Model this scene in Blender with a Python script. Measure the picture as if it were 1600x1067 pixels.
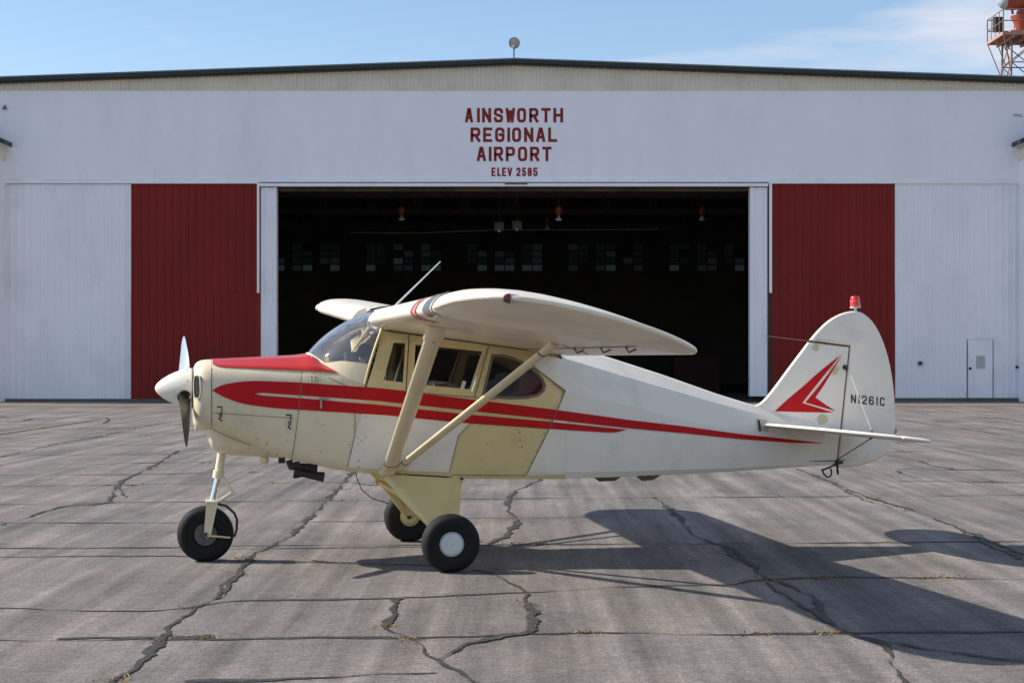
import bpy, bmesh, math, random
import numpy as np
from mathutils import Vector, Matrix
from mathutils.geometry import delaunay_2d_cdt

random.seed(7)
S = bpy.context.scene
COL = S.collection
for o in list(bpy.data.objects):
    bpy.data.objects.remove(o)

# ------------------------------------------------------------------ camera
cd = bpy.data.cameras.new('camera'); cam = bpy.data.objects.new('camera', cd); COL.objects.link(cam)
cam.location = (0, 0, 1.632); cam.rotation_euler = (math.radians(90), 0, 0)
cd.sensor_width = 36; cd.lens = 57.79; cd.shift_y = 0.0135; cd.clip_end = 3000
S.camera = cam

# ------------------------------------------------------------------ light
SUN_TO = Vector((1.31, -0.17, -1.0)).normalized()          # direction the sunlight travels
el = math.asin(-SUN_TO.z); az = math.atan2(-SUN_TO.x, -SUN_TO.y)   # azimuth from +Y towards +X
w = bpy.data.worlds.new('World'); S.world = w; w.use_nodes = True
nt = w.node_tree; nt.nodes.clear()
out = nt.nodes.new('ShaderNodeOutputWorld'); bg = nt.nodes.new('ShaderNodeBackground')
sky = nt.nodes.new('ShaderNodeTexSky'); sky.sky_type = 'NISHITA'; sky.sun_disc = False
sky.sun_elevation = el; sky.sun_rotation = az
sky.altitude = 800; sky.air_density = 1.0; sky.dust_density = 0.6; sky.ozone_density = 1.6
tc = nt.nodes.new('ShaderNodeTexCoord'); mp = nt.nodes.new('ShaderNodeMapping')
mp.inputs['Scale'].default_value = (2.2, 2.2, 13.0); mp.inputs['Location'].default_value = (4.1, 2.3, 0.9)
nz = nt.nodes.new('ShaderNodeTexNoise'); nz.inputs['Scale'].default_value = 2.4; nz.inputs['Detail'].default_value = 7; nz.inputs['Roughness'].default_value = 0.55
rp = nt.nodes.new('ShaderNodeValToRGB'); rp.color_ramp.elements[0].position = 0.52; rp.color_ramp.elements[1].position = 0.80
rp.color_ramp.elements[0].color = (0, 0, 0, 1); rp.color_ramp.elements[1].color = (0.85, 0.85, 0.85, 1)
mx = nt.nodes.new('ShaderNodeMix'); mx.data_type = 'RGBA'
mx.inputs[7].default_value = (5.2, 5.2, 5.5, 1)
L = nt.links.new
L(tc.outputs['Generated'], mp.inputs['Vector']); L(mp.outputs['Vector'], nz.inputs['Vector']); sx = nt.nodes.new('ShaderNodeSeparateXYZ'); L(tc.outputs['Generated'], sx.inputs[0])
bi = nt.nodes.new('ShaderNodeMapRange'); bi.inputs[1].default_value = 0.02; bi.inputs[2].default_value = 0.24; bi.inputs[3].default_value = -0.05; bi.inputs[4].default_value = 0.12   # cloudier to the right
ad = nt.nodes.new('ShaderNodeMath'); L(sx.outputs[0], bi.inputs[0]); L(nz.outputs['Fac'], ad.inputs[0]); L(bi.outputs[0], ad.inputs[1]); L(ad.outputs[0], rp.inputs['Fac'])
L(rp.outputs['Color'], mx.inputs[0]); L(sky.outputs['Color'], mx.inputs[6]); L(mx.outputs[2], bg.inputs['Color'])
bg.inputs['Strength'].default_value = 0.124
L(bg.outputs['Background'], out.inputs['Surface'])
sl = bpy.data.lights.new('sun', 'SUN'); so = bpy.data.objects.new('sun', sl); COL.objects.link(so)
sl.energy = 4.9; sl.angle = math.radians(0.55); sl.color = (1.0, 0.93, 0.84)
so.rotation_euler = SUN_TO.to_track_quat('-Z', 'Y').to_euler(); so.location = (-20, 5, 30)
S.view_settings.view_transform = 'Standard'; S.view_settings.look = 'None'
S.view_settings.gamma = 1; S.view_settings.exposure = 0.42; S.view_settings.use_curve_mapping = False
S.render.engine = 'CYCLES'; S.cycles.max_bounces = 8; S.cycles.transparent_max_bounces = 16

# ------------------------------------------------------------------ materials
def mat(name, col, rough=0.5, metal=0.0, coat=0.0, var=0.0, vscale=3.0, stretch=(1, 1, 1), bump=0.0, bscale=40.0,
        dirt=None, dirt_amt=0.0, dscale=1.5, spec=0.5, dlo=0.5, dhi=0.7, ribs=0.0):
    m = bpy.data.materials.new(name); m.use_nodes = True
    n = m.node_tree.nodes; l = m.node_tree.links.new; b = n['Principled BSDF']
    b.inputs['Roughness'].default_value = rough; b.inputs['Metallic'].default_value = metal
    b.inputs['Coat Weight'].default_value = coat; b.inputs['Coat Roughness'].default_value = 0.08
    b.inputs['Specular IOR Level'].default_value = spec
    b.inputs['Base Color'].default_value = (*col, 1)
    if var or dirt or bump:
        t = n.new('ShaderNodeTexCoord'); mpp = n.new('ShaderNodeMapping'); mpp.inputs['Scale'].default_value = stretch
        l(t.outputs['Object'], mpp.inputs['Vector'])
    src = None
    if var:
        z = n.new('ShaderNodeTexNoise'); z.inputs['Scale'].default_value = vscale; z.inputs['Detail'].default_value = 6
        l(mpp.outputs['Vector'], z.inputs['Vector'])
        r = n.new('ShaderNodeMapRange'); r.inputs[3].default_value = 1 - var; r.inputs[4].default_value = 1 + var
        r.inputs[1].default_value = 0.25; r.inputs[2].default_value = 0.75
        l(z.outputs['Fac'], r.inputs[0])
        v = n.new('ShaderNodeVectorMath'); v.operation = 'SCALE'; v.inputs[0].default_value = col
        l(r.outputs[0], v.inputs['Scale']); src = v.outputs[0]
    if dirt:
        z2 = n.new('ShaderNodeTexNoise'); z2.inputs['Scale'].default_value = dscale; z2.inputs['Detail'].default_value = 8; z2.inputs['Roughness'].default_value = 0.65
        l(mpp.outputs['Vector'], z2.inputs['Vector'])
        r2 = n.new('ShaderNodeMapRange'); r2.inputs[1].default_value = dlo; r2.inputs[2].default_value = dhi; r2.inputs[4].default_value = dirt_amt
        l(z2.outputs['Fac'], r2.inputs[0])
        x = n.new('ShaderNodeMix'); x.data_type = 'RGBA'; x.inputs[6].default_value = (*col, 1); x.inputs[7].default_value = (*dirt, 1)
        l(r2.outputs[0], x.inputs[0])
        if src: l(src, x.inputs[6])
        src = x.outputs[2]
    if src: l(src, b.inputs['Base Color'])
    if bump:
        z3 = n.new('ShaderNodeTexNoise'); z3.inputs['Scale'].default_value = bscale; z3.inputs['Detail'].default_value = 5
        l(mpp.outputs['Vector'], z3.inputs['Vector'])
        bp = n.new('ShaderNodeBump'); bp.inputs['Strength'].default_value = bump; bp.inputs['Distance'].default_value = 0.02
        l(z3.outputs['Fac'], bp.inputs['Height']); l(bp.outputs['Normal'], b.inputs['Normal'])
        if ribs:      # fabric sagging between ribs
            wv = n.new('ShaderNodeTexWave'); wv.bands_direction = 'Y'; wv.inputs['Scale'].default_value = ribs; wv.inputs['Distortion'].default_value = 0; l(mpp.outputs['Vector'], wv.inputs['Vector'])
            b2 = n.new('ShaderNodeBump'); b2.inputs['Strength'].default_value = 0.09; b2.inputs['Distance'].default_value = 0.012
            l(wv.outputs['Fac'], b2.inputs['Height']); l(bp.outputs['Normal'], b2.inputs['Normal']); l(b2.outputs['Normal'], b.inputs['Normal'])
    return m

def glass(name, tint, refl=1.0, rough=0.02, dust=0.0):
    m = bpy.data.materials.new(name); m.use_nodes = True; n = m.node_tree.nodes; l = m.node_tree.links.new
    n.remove(n['Principled BSDF']); o = n['Material Output']
    t = n.new('ShaderNodeBsdfTransparent'); t.inputs['Color'].default_value = (*tint, 1)
    g = n.new('ShaderNodeBsdfGlossy'); g.inputs['Roughness'].default_value = rough
    f = n.new('ShaderNodeFresnel'); f.inputs['IOR'].default_value = 1.45
    k = n.new('ShaderNodeMath'); k.operation = 'MULTIPLY'; k.inputs[1].default_value = refl; k.use_clamp = True
    x = n.new('ShaderNodeMixShader'); l(f.outputs[0], k.inputs[0]); l(k.outputs[0], x.inputs[0]); l(t.outputs[0], x.inputs[1]); l(g.outputs[0], x.inputs[2])
    last = x
    if dust:      # road dust and fine scratches that catch the light
        d = n.new('ShaderNodeBsdfDiffuse'); d.inputs['Color'].default_value = (0.8, 0.82, 0.84, 1)
        t2 = n.new('ShaderNodeTexCoord'); z = n.new('ShaderNodeTexNoise'); z.inputs['Scale'].default_value = 5; z.inputs['Detail'].default_value = 6; l(t2.outputs['Object'], z.inputs['Vector'])
        r = n.new('ShaderNodeMapRange'); r.inputs[1].default_value = 0.35; r.inputs[2].default_value = 0.7; r.inputs[3].default_value = dust * 0.5; r.inputs[4].default_value = dust * 1.8; l(z.outputs['Fac'], r.inputs[0])
        y = n.new('ShaderNodeMixShader'); l(r.outputs[0], y.inputs[0]); l(x.outputs[0], y.inputs[1]); l(d.outputs[0], y.inputs[2]); last = y
    l(last.outputs[0], o.inputs['Surface']); return m

M = {}
M['white'] = mat('white_fabric', (0.83, 0.77, 0.67), 0.5, coat=0.0, spec=0.3, var=0.04, vscale=2.2, dirt=(0.50, 0.45, 0.33), dirt_amt=0.35, dscale=2.3, bump=0.05, bscale=25)
M['wing'] = mat('wing_fabric', (0.82, 0.75, 0.60), 0.34, coat=0.2, spec=0.5, ribs=1.65, var=0.05, vscale=2.2, dirt=(0.55, 0.46, 0.33), dirt_amt=0.4, dscale=1.8, bump=0.05, bscale=25)
M['cream'] = mat('cream_paint', (0.73, 0.59, 0.29), 0.45, coat=0.05, spec=0.35, var=0.05, vscale=2.5, dirt=(0.42, 0.33, 0.16), dirt_amt=0.35, dscale=3.5)
M['cowl'] = mat('cowl_cream', (0.78, 0.68, 0.47), 0.32, coat=0.15, spec=0.4, var=0.03, vscale=3, dirt=(0.40, 0.34, 0.2), dirt_amt=0.35, dscale=3)
M['spinner'] = mat('spinner_white', (0.80, 0.765, 0.67), 0.3, coat=0.25, var=0.03, vscale=4, dirt=(0.5, 0.45, 0.35), dirt_amt=0.3, dscale=5)
M['strut'] = mat('strut_cream', (0.74, 0.635, 0.42), 0.35, coat=0.15, var=0.05, vscale=3, dirt=(0.45, 0.36, 0.2), dirt_amt=0.3, dscale=4)
M['red'] = mat('red_stripe_paint', (0.52, 0.010, 0.013), 0.5, coat=0.0, var=0.08, vscale=5, spec=0.15)
M['redtop'] = mat('red_cowl_paint', (0.52, 0.025, 0.014), 0.36, coat=0.35, var=0.06, vscale=4)
M['black'] = mat('black_paint', (0.012, 0.012, 0.014), 0.5)
M['dark'] = mat('dark_gap', (0.035, 0.03, 0.026), 0.8)
M['seam'] = mat('seam_line', (0.17, 0.145, 0.11), 0.7)
M['rust'] = mat('rusty_edge', (0.16, 0.07, 0.045), 0.7)
M['rubber'] = mat('tyre_rubber', (0.008, 0.008, 0.0085), 0.75, spec=0.3, var=0.15, vscale=6, dirt=(0.025, 0.022, 0.02), dirt_amt=0.5, dscale=4, bump=0.05)
M['hub'] = mat('hub_white', (0.66, 0.68, 0.68), 0.35, coat=0.2, var=0.05, vscale=9, dirt=(0.2, 0.3, 0.38), dirt_amt=0.3, dscale=6)
M['alloy'] = mat('alloy', (0.35, 0.35, 0.34), 0.4, metal=0.8, var=0.2, vscale=12)
M['rim'] = mat('wheel_rim', (0.13, 0.13, 0.125), 0.5, metal=0.4, var=0.3, vscale=14)
M['chrome'] = mat('chrome', (0.7, 0.72, 0.75), 0.12, metal=1.0)
M['bladedark'] = mat('propeller_dark', (0.02, 0.019, 0.016), 0.45, metal=0.0, var=0.2, vscale=5)
M['bladelight'] = mat('propeller_bare_metal', (0.55, 0.58, 0.62), 0.3, metal=0.8)
M['exhaust'] = mat('sooty_steel', (0.03, 0.027, 0.025), 0.7, var=0.3, vscale=8)
M['glass'] = glass('clear_glass', (0.88, 0.90, 0.91), 2.6, dust=0.07)
M['sideglass'] = glass('smoky_side_glass', (0.55, 0.55, 0.54), 0.55)
M['redglass'] = mat('red_lens', (0.75, 0.02, 0.015), 0.15, coat=0.5)
M['darklens'] = mat('dark_red_lens', (0.10, 0.008, 0.01), 0.08, coat=0.6)
M['lamp_glass'] = mat('landing_light_cover', (0.10, 0.115, 0.13), 0.12, coat=0.6)
M['seatred'] = mat('red_upholstery', (0.40, 0.03, 0.035), 0.8)
M['seatdark'] = mat('dark_upholstery', (0.03, 0.03, 0.033), 0.85)
M['stain'] = mat('faded_red_mark', (0.62, 0.47, 0.41), 0.6, var=0.3, vscale=9, stretch=(1, 1, 1))
M['patch'] = mat('aged_yellow_patch', (0.58, 0.50, 0.32), 0.6, var=0.1, vscale=14)

# ------------------------------------------------------------------ mesh helpers
def link(o, parent=None):
    COL.objects.link(o)
    if parent is not None: o.parent = parent
    return o

def mk(name, verts, faces, m, parent=None, smooth=False, angle=None):
    me = bpy.data.meshes.new(name); me.from_pydata([tuple(v) for v in verts], [], faces); me.update()
    bm = bmesh.new(); bm.from_mesh(me); bmesh.ops.recalc_face_normals(bm, faces=bm.faces); bm.to_mesh(me); bm.free()
    me.materials.append(m)
    if smooth:
        for p in me.polygons: p.use_smooth = True
        if angle is not None: me.set_sharp_from_angle(angle=math.radians(angle))
    return link(bpy.data.objects.new(name, me), parent)

def empty(name, loc, rz=0, label=None, cat=None, group=None):
    o = bpy.data.objects.new(name, None); o.location = loc; o.rotation_euler = (0, 0, rz); o.empty_display_size = 0.3
    link(o); tag(o, label, cat, group); return o

def tag(o, label=None, cat=None, group=None, kind=None):
    if label: o['label'] = label
    if cat: o['category'] = cat
    if group: o['group'] = group
    if kind: o['kind'] = kind
    return o

class MB:
    def __init__(s): s.v = []; s.f = []
    def add(s, v, f):
        b = len(s.v); s.v += [tuple(q) for q in v]; s.f += [tuple(i + b for i in g) for g in f]; return s
    def box(s, a, b):
        x0, y0, z0 = a; x1, y1, z1 = b
        return s.add([(x0, y0, z0), (x1, y0, z0), (x1, y1, z0), (x0, y1, z0), (x0, y0, z1), (x1, y0, z1), (x1, y1, z1), (x0, y1, z1)],
                     [(0, 3, 2, 1), (4, 5, 6, 7), (0, 1, 5, 4), (1, 2, 6, 5), (2, 3, 7, 6), (3, 0, 4, 7)])
    def tube(s, pts, r, n=10, flat=None, up=None, cap=True):
        """tube along points; r scalar or list; flat=(a,b): elliptical half sizes, a along 'up' hint projected"""
        P = [Vector(p) for p in pts]; k = len(P); R = r if isinstance(r, (list, tuple)) else [r] * k
        vs = []; fs = []; prev = None
        for i in range(k):
            d = (P[min(i + 1, k - 1)] - P[max(i - 1, 0)]).normalized()
            ref = Vector(up) if up else (prev if prev is not None else (Vector((0, 0, 1)) if abs(d.z) < 0.9 else Vector((1, 0, 0))))
            a = (ref - d * ref.dot(d)).normalized(); b = d.cross(a); prev = a
            for j in range(n):
                t = 2 * math.pi * j / n
                if flat: q = a * math.cos(t) * flat[0] * R[i] + b * math.sin(t) * flat[1] * R[i]
                else: q = (a * math.cos(t) + b * math.sin(t)) * R[i]
                vs.append(P[i] + q)
        for i in range(k - 1):
            for j in range(n):
                fs.append((i * n + j, i * n + (j + 1) % n, (i + 1) * n + (j + 1) % n, (i + 1) * n + j))
        if cap: fs.append(tuple(range(n))); fs.append(tuple(range((k - 1) * n, k * n)))
        return s.add(vs, fs)
    def lathe(s, prof, o=(0, 0, 0), axis=(0, 1, 0), n=28, close=False):
        ax = Vector(axis).normalized(); ref = Vector((0, 0, 1)) if abs(ax.z) < 0.9 else Vector((1, 0, 0))
        a = (ref - ax * ref.dot(ax)).normalized(); b = ax.cross(a); o = Vector(o); vs = []; fs = []; k = len(prof)
        for r, h in prof:
            for j in range(n):
                t = 2 * math.pi * j / n; vs.append(o + ax * h + (a * math.cos(t) + b * math.sin(t)) * r)
        for i in range(k if close else k - 1):
            i2 = (i + 1) % k
            for j in range(n): fs.append((i * n + j, i * n + (j + 1) % n, i2 * n + (j + 1) % n, i2 * n + j))
        if not close:
            if prof[0][0] > 1e-6: fs.append(tuple(range(n)))
            if prof[-1][0] > 1e-6: fs.append(tuple(range((k - 1) * n, k * n)))
        return s.add(vs, fs)
    def build(s, name, m, parent=None, smooth=False, angle=40):
        return mk(name, s.v, s.f, m, parent, smooth, angle if smooth else None)

def interp(xs, ys, x): return float(np.interp(x, xs, ys))

# stroke lettering: glyphs in a unit box
GL = {
 'A': [[(0, 0), (.40, 1), (.60, 1), (1, 0)], [(.17, .30), (.83, .30)]], 'I': [[(.5, 0), (.5, 1)]], '1': [[(.5, 0), (.5, 1)]],
 'N': [[(0, 0), (0, 1)], [(0, 1), (1, 0)], [(1, 0), (1, 1)]],
 'S': [[(1, .78), (.95, .92), (.8, 1), (.2, 1), (.05, .92), (0, .8), (0, .68), (.1, .57), (.9, .43), (1, .32), (1, .2), (.95, .08), (.8, 0), (.2, 0), (.05, .08), (0, .22)]],
 'W': [[(0, 1), (.22, 0)], [(.22, 0), (.5, .8)], [(.5, .8), (.78, 0)], [(.78, 0), (1, 1)]],
 'O': [[(.25, 0), (.75, 0), (.93, .08), (1, .25), (1, .75), (.93, .92), (.75, 1), (.25, 1), (.07, .92), (0, .75), (0, .25), (.07, .08), (.25, 0)]],
 'R': [[(0, 0), (0, 1), (.75, 1), (.93, .94), (1, .82), (1, .64), (.93, .52), (.75, .46), (.09, .46)], [(.5, .46), (1, 0)]],
 'T': [[(0, 1), (1, 1)], [(.5, .95), (.5, 0)]], 'H': [[(0, 0), (0, 1)], [(1, 0), (1, 1)], [(.05, .5), (.95, .5)]],
 'E': [[(1, 1), (0, 1), (0, 0), (1, 0)], [(.05, .5), (.8, .5)]],
 'G': [[(1, .78), (.93, .92), (.75, 1), (.25, 1), (.07, .92), (0, .75), (0, .25), (.07, .08), (.25, 0), (.75, 0), (.93, .08), (1, .25), (1, .5), (.55, .5)]],
 'L': [[(0, 1), (0, 0), (1, 0)]], 'P': [[(0, 0), (0, 1), (.75, 1), (.93, .94), (1, .82), (1, .62), (.93, .5), (.75, .44), (.09, .44)]],
 'V': [[(0, 1), (.5, 0)], [(.5, 0), (1, 1)]],
 '2': [[(0, .78), (.07, .93), (.25, 1), (.75, 1), (.93, .93), (1, .78), (1, .66), (.9, .52), (.05, .1), (0, 0), (1, 0)]],
 '5': [[(.95, 1), (.05, 1), (.03, .55), (.75, .58), (.93, .5), (1, .38), (1, .2), (.93, .07), (.75, 0), (.25, 0), (.05, .08), (0, .2)]],
 '8': [[(.25, .52), (.07, .6), (.04, .7), (.04, .84), (.1, .94), (.28, 1), (.72, 1), (.9, .94), (.96, .84), (.96, .7), (.93, .6), (.75, .52), (.25, .52)],
       [(.25, .52), (.07, .44), (0, .32), (0, .18), (.07, .07), (.25, 0), (.75, 0), (.93, .07), (1, .18), (1, .32), (.93, .44), (.75, .52)]],
 '6': [[(.95, .82), (.88, .94), (.7, 1), (.28, 1), (.08, .92), (0, .75), (0, .22), (.07, .07), (.25, 0), (.75, 0), (.93, .07), (1, .2), (1, .38), (.93, .5), (.75, .56), (.05, .54)]],
 'C': [[(1, .76), (.93, .92), (.75, 1), (.25, 1), (.07, .92), (0, .75), (0, .25), (.07, .08), (.25, 0), (.75, 0), (.93, .08), (1, .24)]],
 'i': [[(.5, 0), (.5, .62)], [(.5, .78), (.5, 1)]],
}
def ribbon2d(pts, hw):
    """mitred flat ribbon along 2D polyline -> verts, quads"""
    P = [Vector((p[0], p[1])) for p in pts]; n = len(P); closed = (P[0] - P[-1]).length < 1e-6
    L_ = []; R_ = []
    for i in range(n):
        if closed and i in (0, n - 1): a = (P[-1] - P[-2]).normalized(); b = (P[1] - P[0]).normalized()
        else:
            a = (P[i] - P[i - 1]).normalized() if i > 0 else (P[1] - P[0]).normalized()
            b = (P[i + 1] - P[i]).normalized() if i < n - 1 else a
        t = (a + b).normalized() if (a + b).length > 1e-6 else a
        nn = Vector((-t.y, t.x)); k = hw / max(0.45, nn.dot(Vector((-a.y, a.x))))
        c = P[i]
        if not closed and i == 0: c = c - b * hw * 0.98
        if not closed and i == n - 1: c = c + a * hw * 0.98
        L_.append(c + nn * k); R_.append(c - nn * k)
    v = []; f = []
    for i in range(n): v += [L_[i], R_[i]]
    for i in range(n - 1): f.append((2 * i, 2 * i + 1, 2 * i + 3, 2 * i + 2))
    return v, f
def glyph(ch, x, z, wd, ht, st, place, name, m, parent, step=0.0006):
    """place(x, z, depth) -> 3D point; strokes are stepped slightly in depth"""
    mb = MB(); hw = st / 2
    for i, pl in enumerate(GL[ch]):
        pts = [(x + hw + p[0] * (wd - st), z + hw + p[1] * (ht - st)) for p in pl]
        v, f = ribbon2d(pts, hw); mb.add([place(q.x, q.y, i * step) for q in v], f)
    return mb.build(name, m, parent)

# ------------------------------------------------------------------ ground
def ground_mat():
    m = bpy.data.materials.new('weathered_asphalt'); m.use_nodes = True; n = m.node_tree.nodes; l = m.node_tree.links.new
    b = n['Principled BSDF']; b.inputs['Roughness'].default_value = 0.88; b.inputs['Specular IOR Level'].default_value = 0.25
    t = n.new('ShaderNodeTexCoord')
    def noise(scale, detail, rough, sc=(1, 1, 1), rot=0.0, dist=0.0):
        mp_ = n.new('ShaderNodeMapping'); mp_.inputs['Scale'].default_value = sc; mp_.inputs['Rotation'].default_value = (0, 0, rot)
        l(t.outputs['Object'], mp_.inputs['Vector'])
        z = n.new('ShaderNodeTexNoise'); z.inputs['Scale'].default_value = scale; z.inputs['Detail'].default_value = detail; z.inputs['Roughness'].default_value = rough
        z.inputs['Distortion'].default_value = dist
        l(mp_.outputs['Vector'], z.inputs['Vector']); return z.outputs['Fac']
    def rng(s, a, b_, lo, hi):
        r = n.new('ShaderNodeMapRange'); r.inputs[1].default_value = a; r.inputs[2].default_value = b_; r.inputs[3].default_value = lo; r.inputs[4].default_value = hi
        l(s, r.inputs[0]); return r.outputs[0]
    def mul(a, b_):
        k = n.new('ShaderNodeMath'); k.operation = 'MULTIPLY'; l(a, k.inputs[0]); l(b_, k.inputs[1]); return k.outputs[0]
    big = rng(noise(0.6, 8, 0.7), 0.3, 0.7, 0.82, 1.18)
    streak = rng(noise(1.6, 5, 0.6, (2.6, 0.09, 1), 0.10, 0.15), 0.34, 0.66, 0.78, 1.26)
    streak2 = rng(noise(3.0, 4, 0.6, (1.9, 0.06, 1), -0.14, 0.1), 0.36, 0.64, 0.83, 1.18)
    cross = rng(noise(7.0, 8, 0.75, (0.9, 1.1, 1), 0.05), 0.3, 0.7, 0.86, 1.14)
    fine = rng(noise(45, 5, 0.75), 0.36, 0.64, 0.60, 1.40)
    spk = rng(noise(150, 2, 0.5), 0.38, 0.62, 0.66, 1.34)
    med = rng(noise(16, 6, 0.7, (0.5, 1.6, 1), 0.03), 0.36, 0.64, 0.78, 1.22)
    f = mul(mul(mul(mul(mul(mul(big, streak), streak2), cross), fine), spk), med)
    tint = n.new('ShaderNodeMix'); tint.data_type = 'RGBA'; tint.inputs[6].default_value = (0.126, 0.117, 0.111, 1); tint.inputs[7].default_value = (0.196, 0.169, 0.153, 1)
    l(rng(noise(0.9, 6, 0.6, (1.4, 0.5, 1), 0.25), 0.36, 0.62, 0, 1), tint.inputs[0])
    v = n.new('ShaderNodeVectorMath'); v.operation = 'SCALE'; l(tint.outputs[2], v.inputs[0]); l(f, v.inputs['Scale']); l(v.outputs[0], b.inputs['Base Color'])
    bp = n.new('ShaderNodeBump'); bp.inputs['Strength'].default_value = 0.5; bp.inputs['Distance'].default_value = 0.006
    l(noise(160, 4, 0.6), bp.inputs['Height']); l(bp.outputs['Normal'], b.inputs['Normal'])
    return m
M['ground'] = ground_mat()
M['tar'] = mat('crack_sealant', (0.024, 0.022, 0.020), 0.8, var=0.4, vscale=14, dirt=(0.10, 0.09, 0.08), dirt_amt=0.9, dscale=22)
M['tarlight'] = mat('worn_crack', (0.040, 0.036, 0.033), 0.85, var=0.3, vscale=11, dirt=(0.12, 0.105, 0.094), dirt_amt=0.95, dscale=16)
ground = tag(mk('ground', [(-1500, -1500, 0), (1500, -1500, 0), (1500, 1500, 0), (-1500, 1500, 0)], [(0, 1, 2, 3)], M['ground']), kind='structure')

JOINTS=[
 [(-3.31,10.62),(-2.93,10.51),(-2.58,10.48),(-2.31,10.51),(-2.10,10.62),(-1.91,10.84),(-1.70,10.96),(-1.11,10.98),(-0.83,11.04),(0.03,11.29),(0.73,11.55),(1.26,11.68),(1.56,11.69),(1.81,11.95),(2.35,12.09),(3.14,12.06),(3.73,11.98)],
 [(-2.93,9.40),(-2.03,9.44),(-1.56,9.46),(-0.96,9.51),(-0.28,9.51),(0.05,9.64),(0.61,9.66),(1.22,9.60),(1.88,9.66),(3.02,9.71)],
 [(-2.62,9.45),(-2.36,9.49),(-2.07,9.51),(-1.73,9.55)],
 [(-1.64,8.22),(-1.23,8.27),(-0.84,8.34),(-0.63,8.42),(-0.38,8.45)],
 [(-4.15,13.31),(-2.77,13.36),(-2.19,13.06),(-1.72,12.94),(-1.19,12.86),(-0.50,12.75)],
 [(-4.33,13.89),(-2.89,13.96),(-2.09,14.10),(-1.43,14.13),(-0.77,14.12),(1.08,14.22),(2.78,14.29),(4.49,14.41)],
 [(-2.69,13.79),(-2.06,13.89),(-1.41,13.93),(-0.77,14.03)],
 [(-4.99,16.01),(-3.32,16.01),(-1.63,16.13),(-1.29,16.19),(-0.52,16.48),(0.00,16.45),(1.16,16.64)],
 [(-5.62,18.03),(-4.91,18.00),(-4.48,18.20),(-1.87,18.44),(-0.62,18.64),(0.73,18.76),(3.69,18.98),(5.97,19.15)],
 [(-6.37,20.46),(-5.02,20.66),(-4.26,20.87),(-2.13,21.08),(-1.80,20.66),(-0.68,20.66),(0.19,20.77)],
 [(-6.99,22.43),(-5.18,22.49),(-4.20,22.80),(-3.39,22.92)],
 [(4.98,21.29),(5.79,21.24),(6.57,21.08)],
 [(-7.60,24.39),(-4.67,25.12)],
 [(5.51,23.57),(7.26,23.31)],
 [(-8.38,26.89),(-5.79,27.07),(-4.99,27.25)],
 [(6.28,27.79),(8.77,28.16)],
 [(-9.14,29.34),(-6.13,30.06)],
 [(-10.05,32.28),(-6.08,33.04)],
 [(7.21,30.86),(9.68,31.08)],
 [(-11.37,36.50),(-7.33,37.14)],
 [(8.38,35.87),(11.37,36.50)],
 [(-13.34,42.84),(-9.44,43.28)],
 [(9.37,39.98),(12.57,40.36)],
 [(-14.69,47.18),(-10.40,47.71)],
 [(10.93,46.65),(14.69,47.18)],
]
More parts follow.
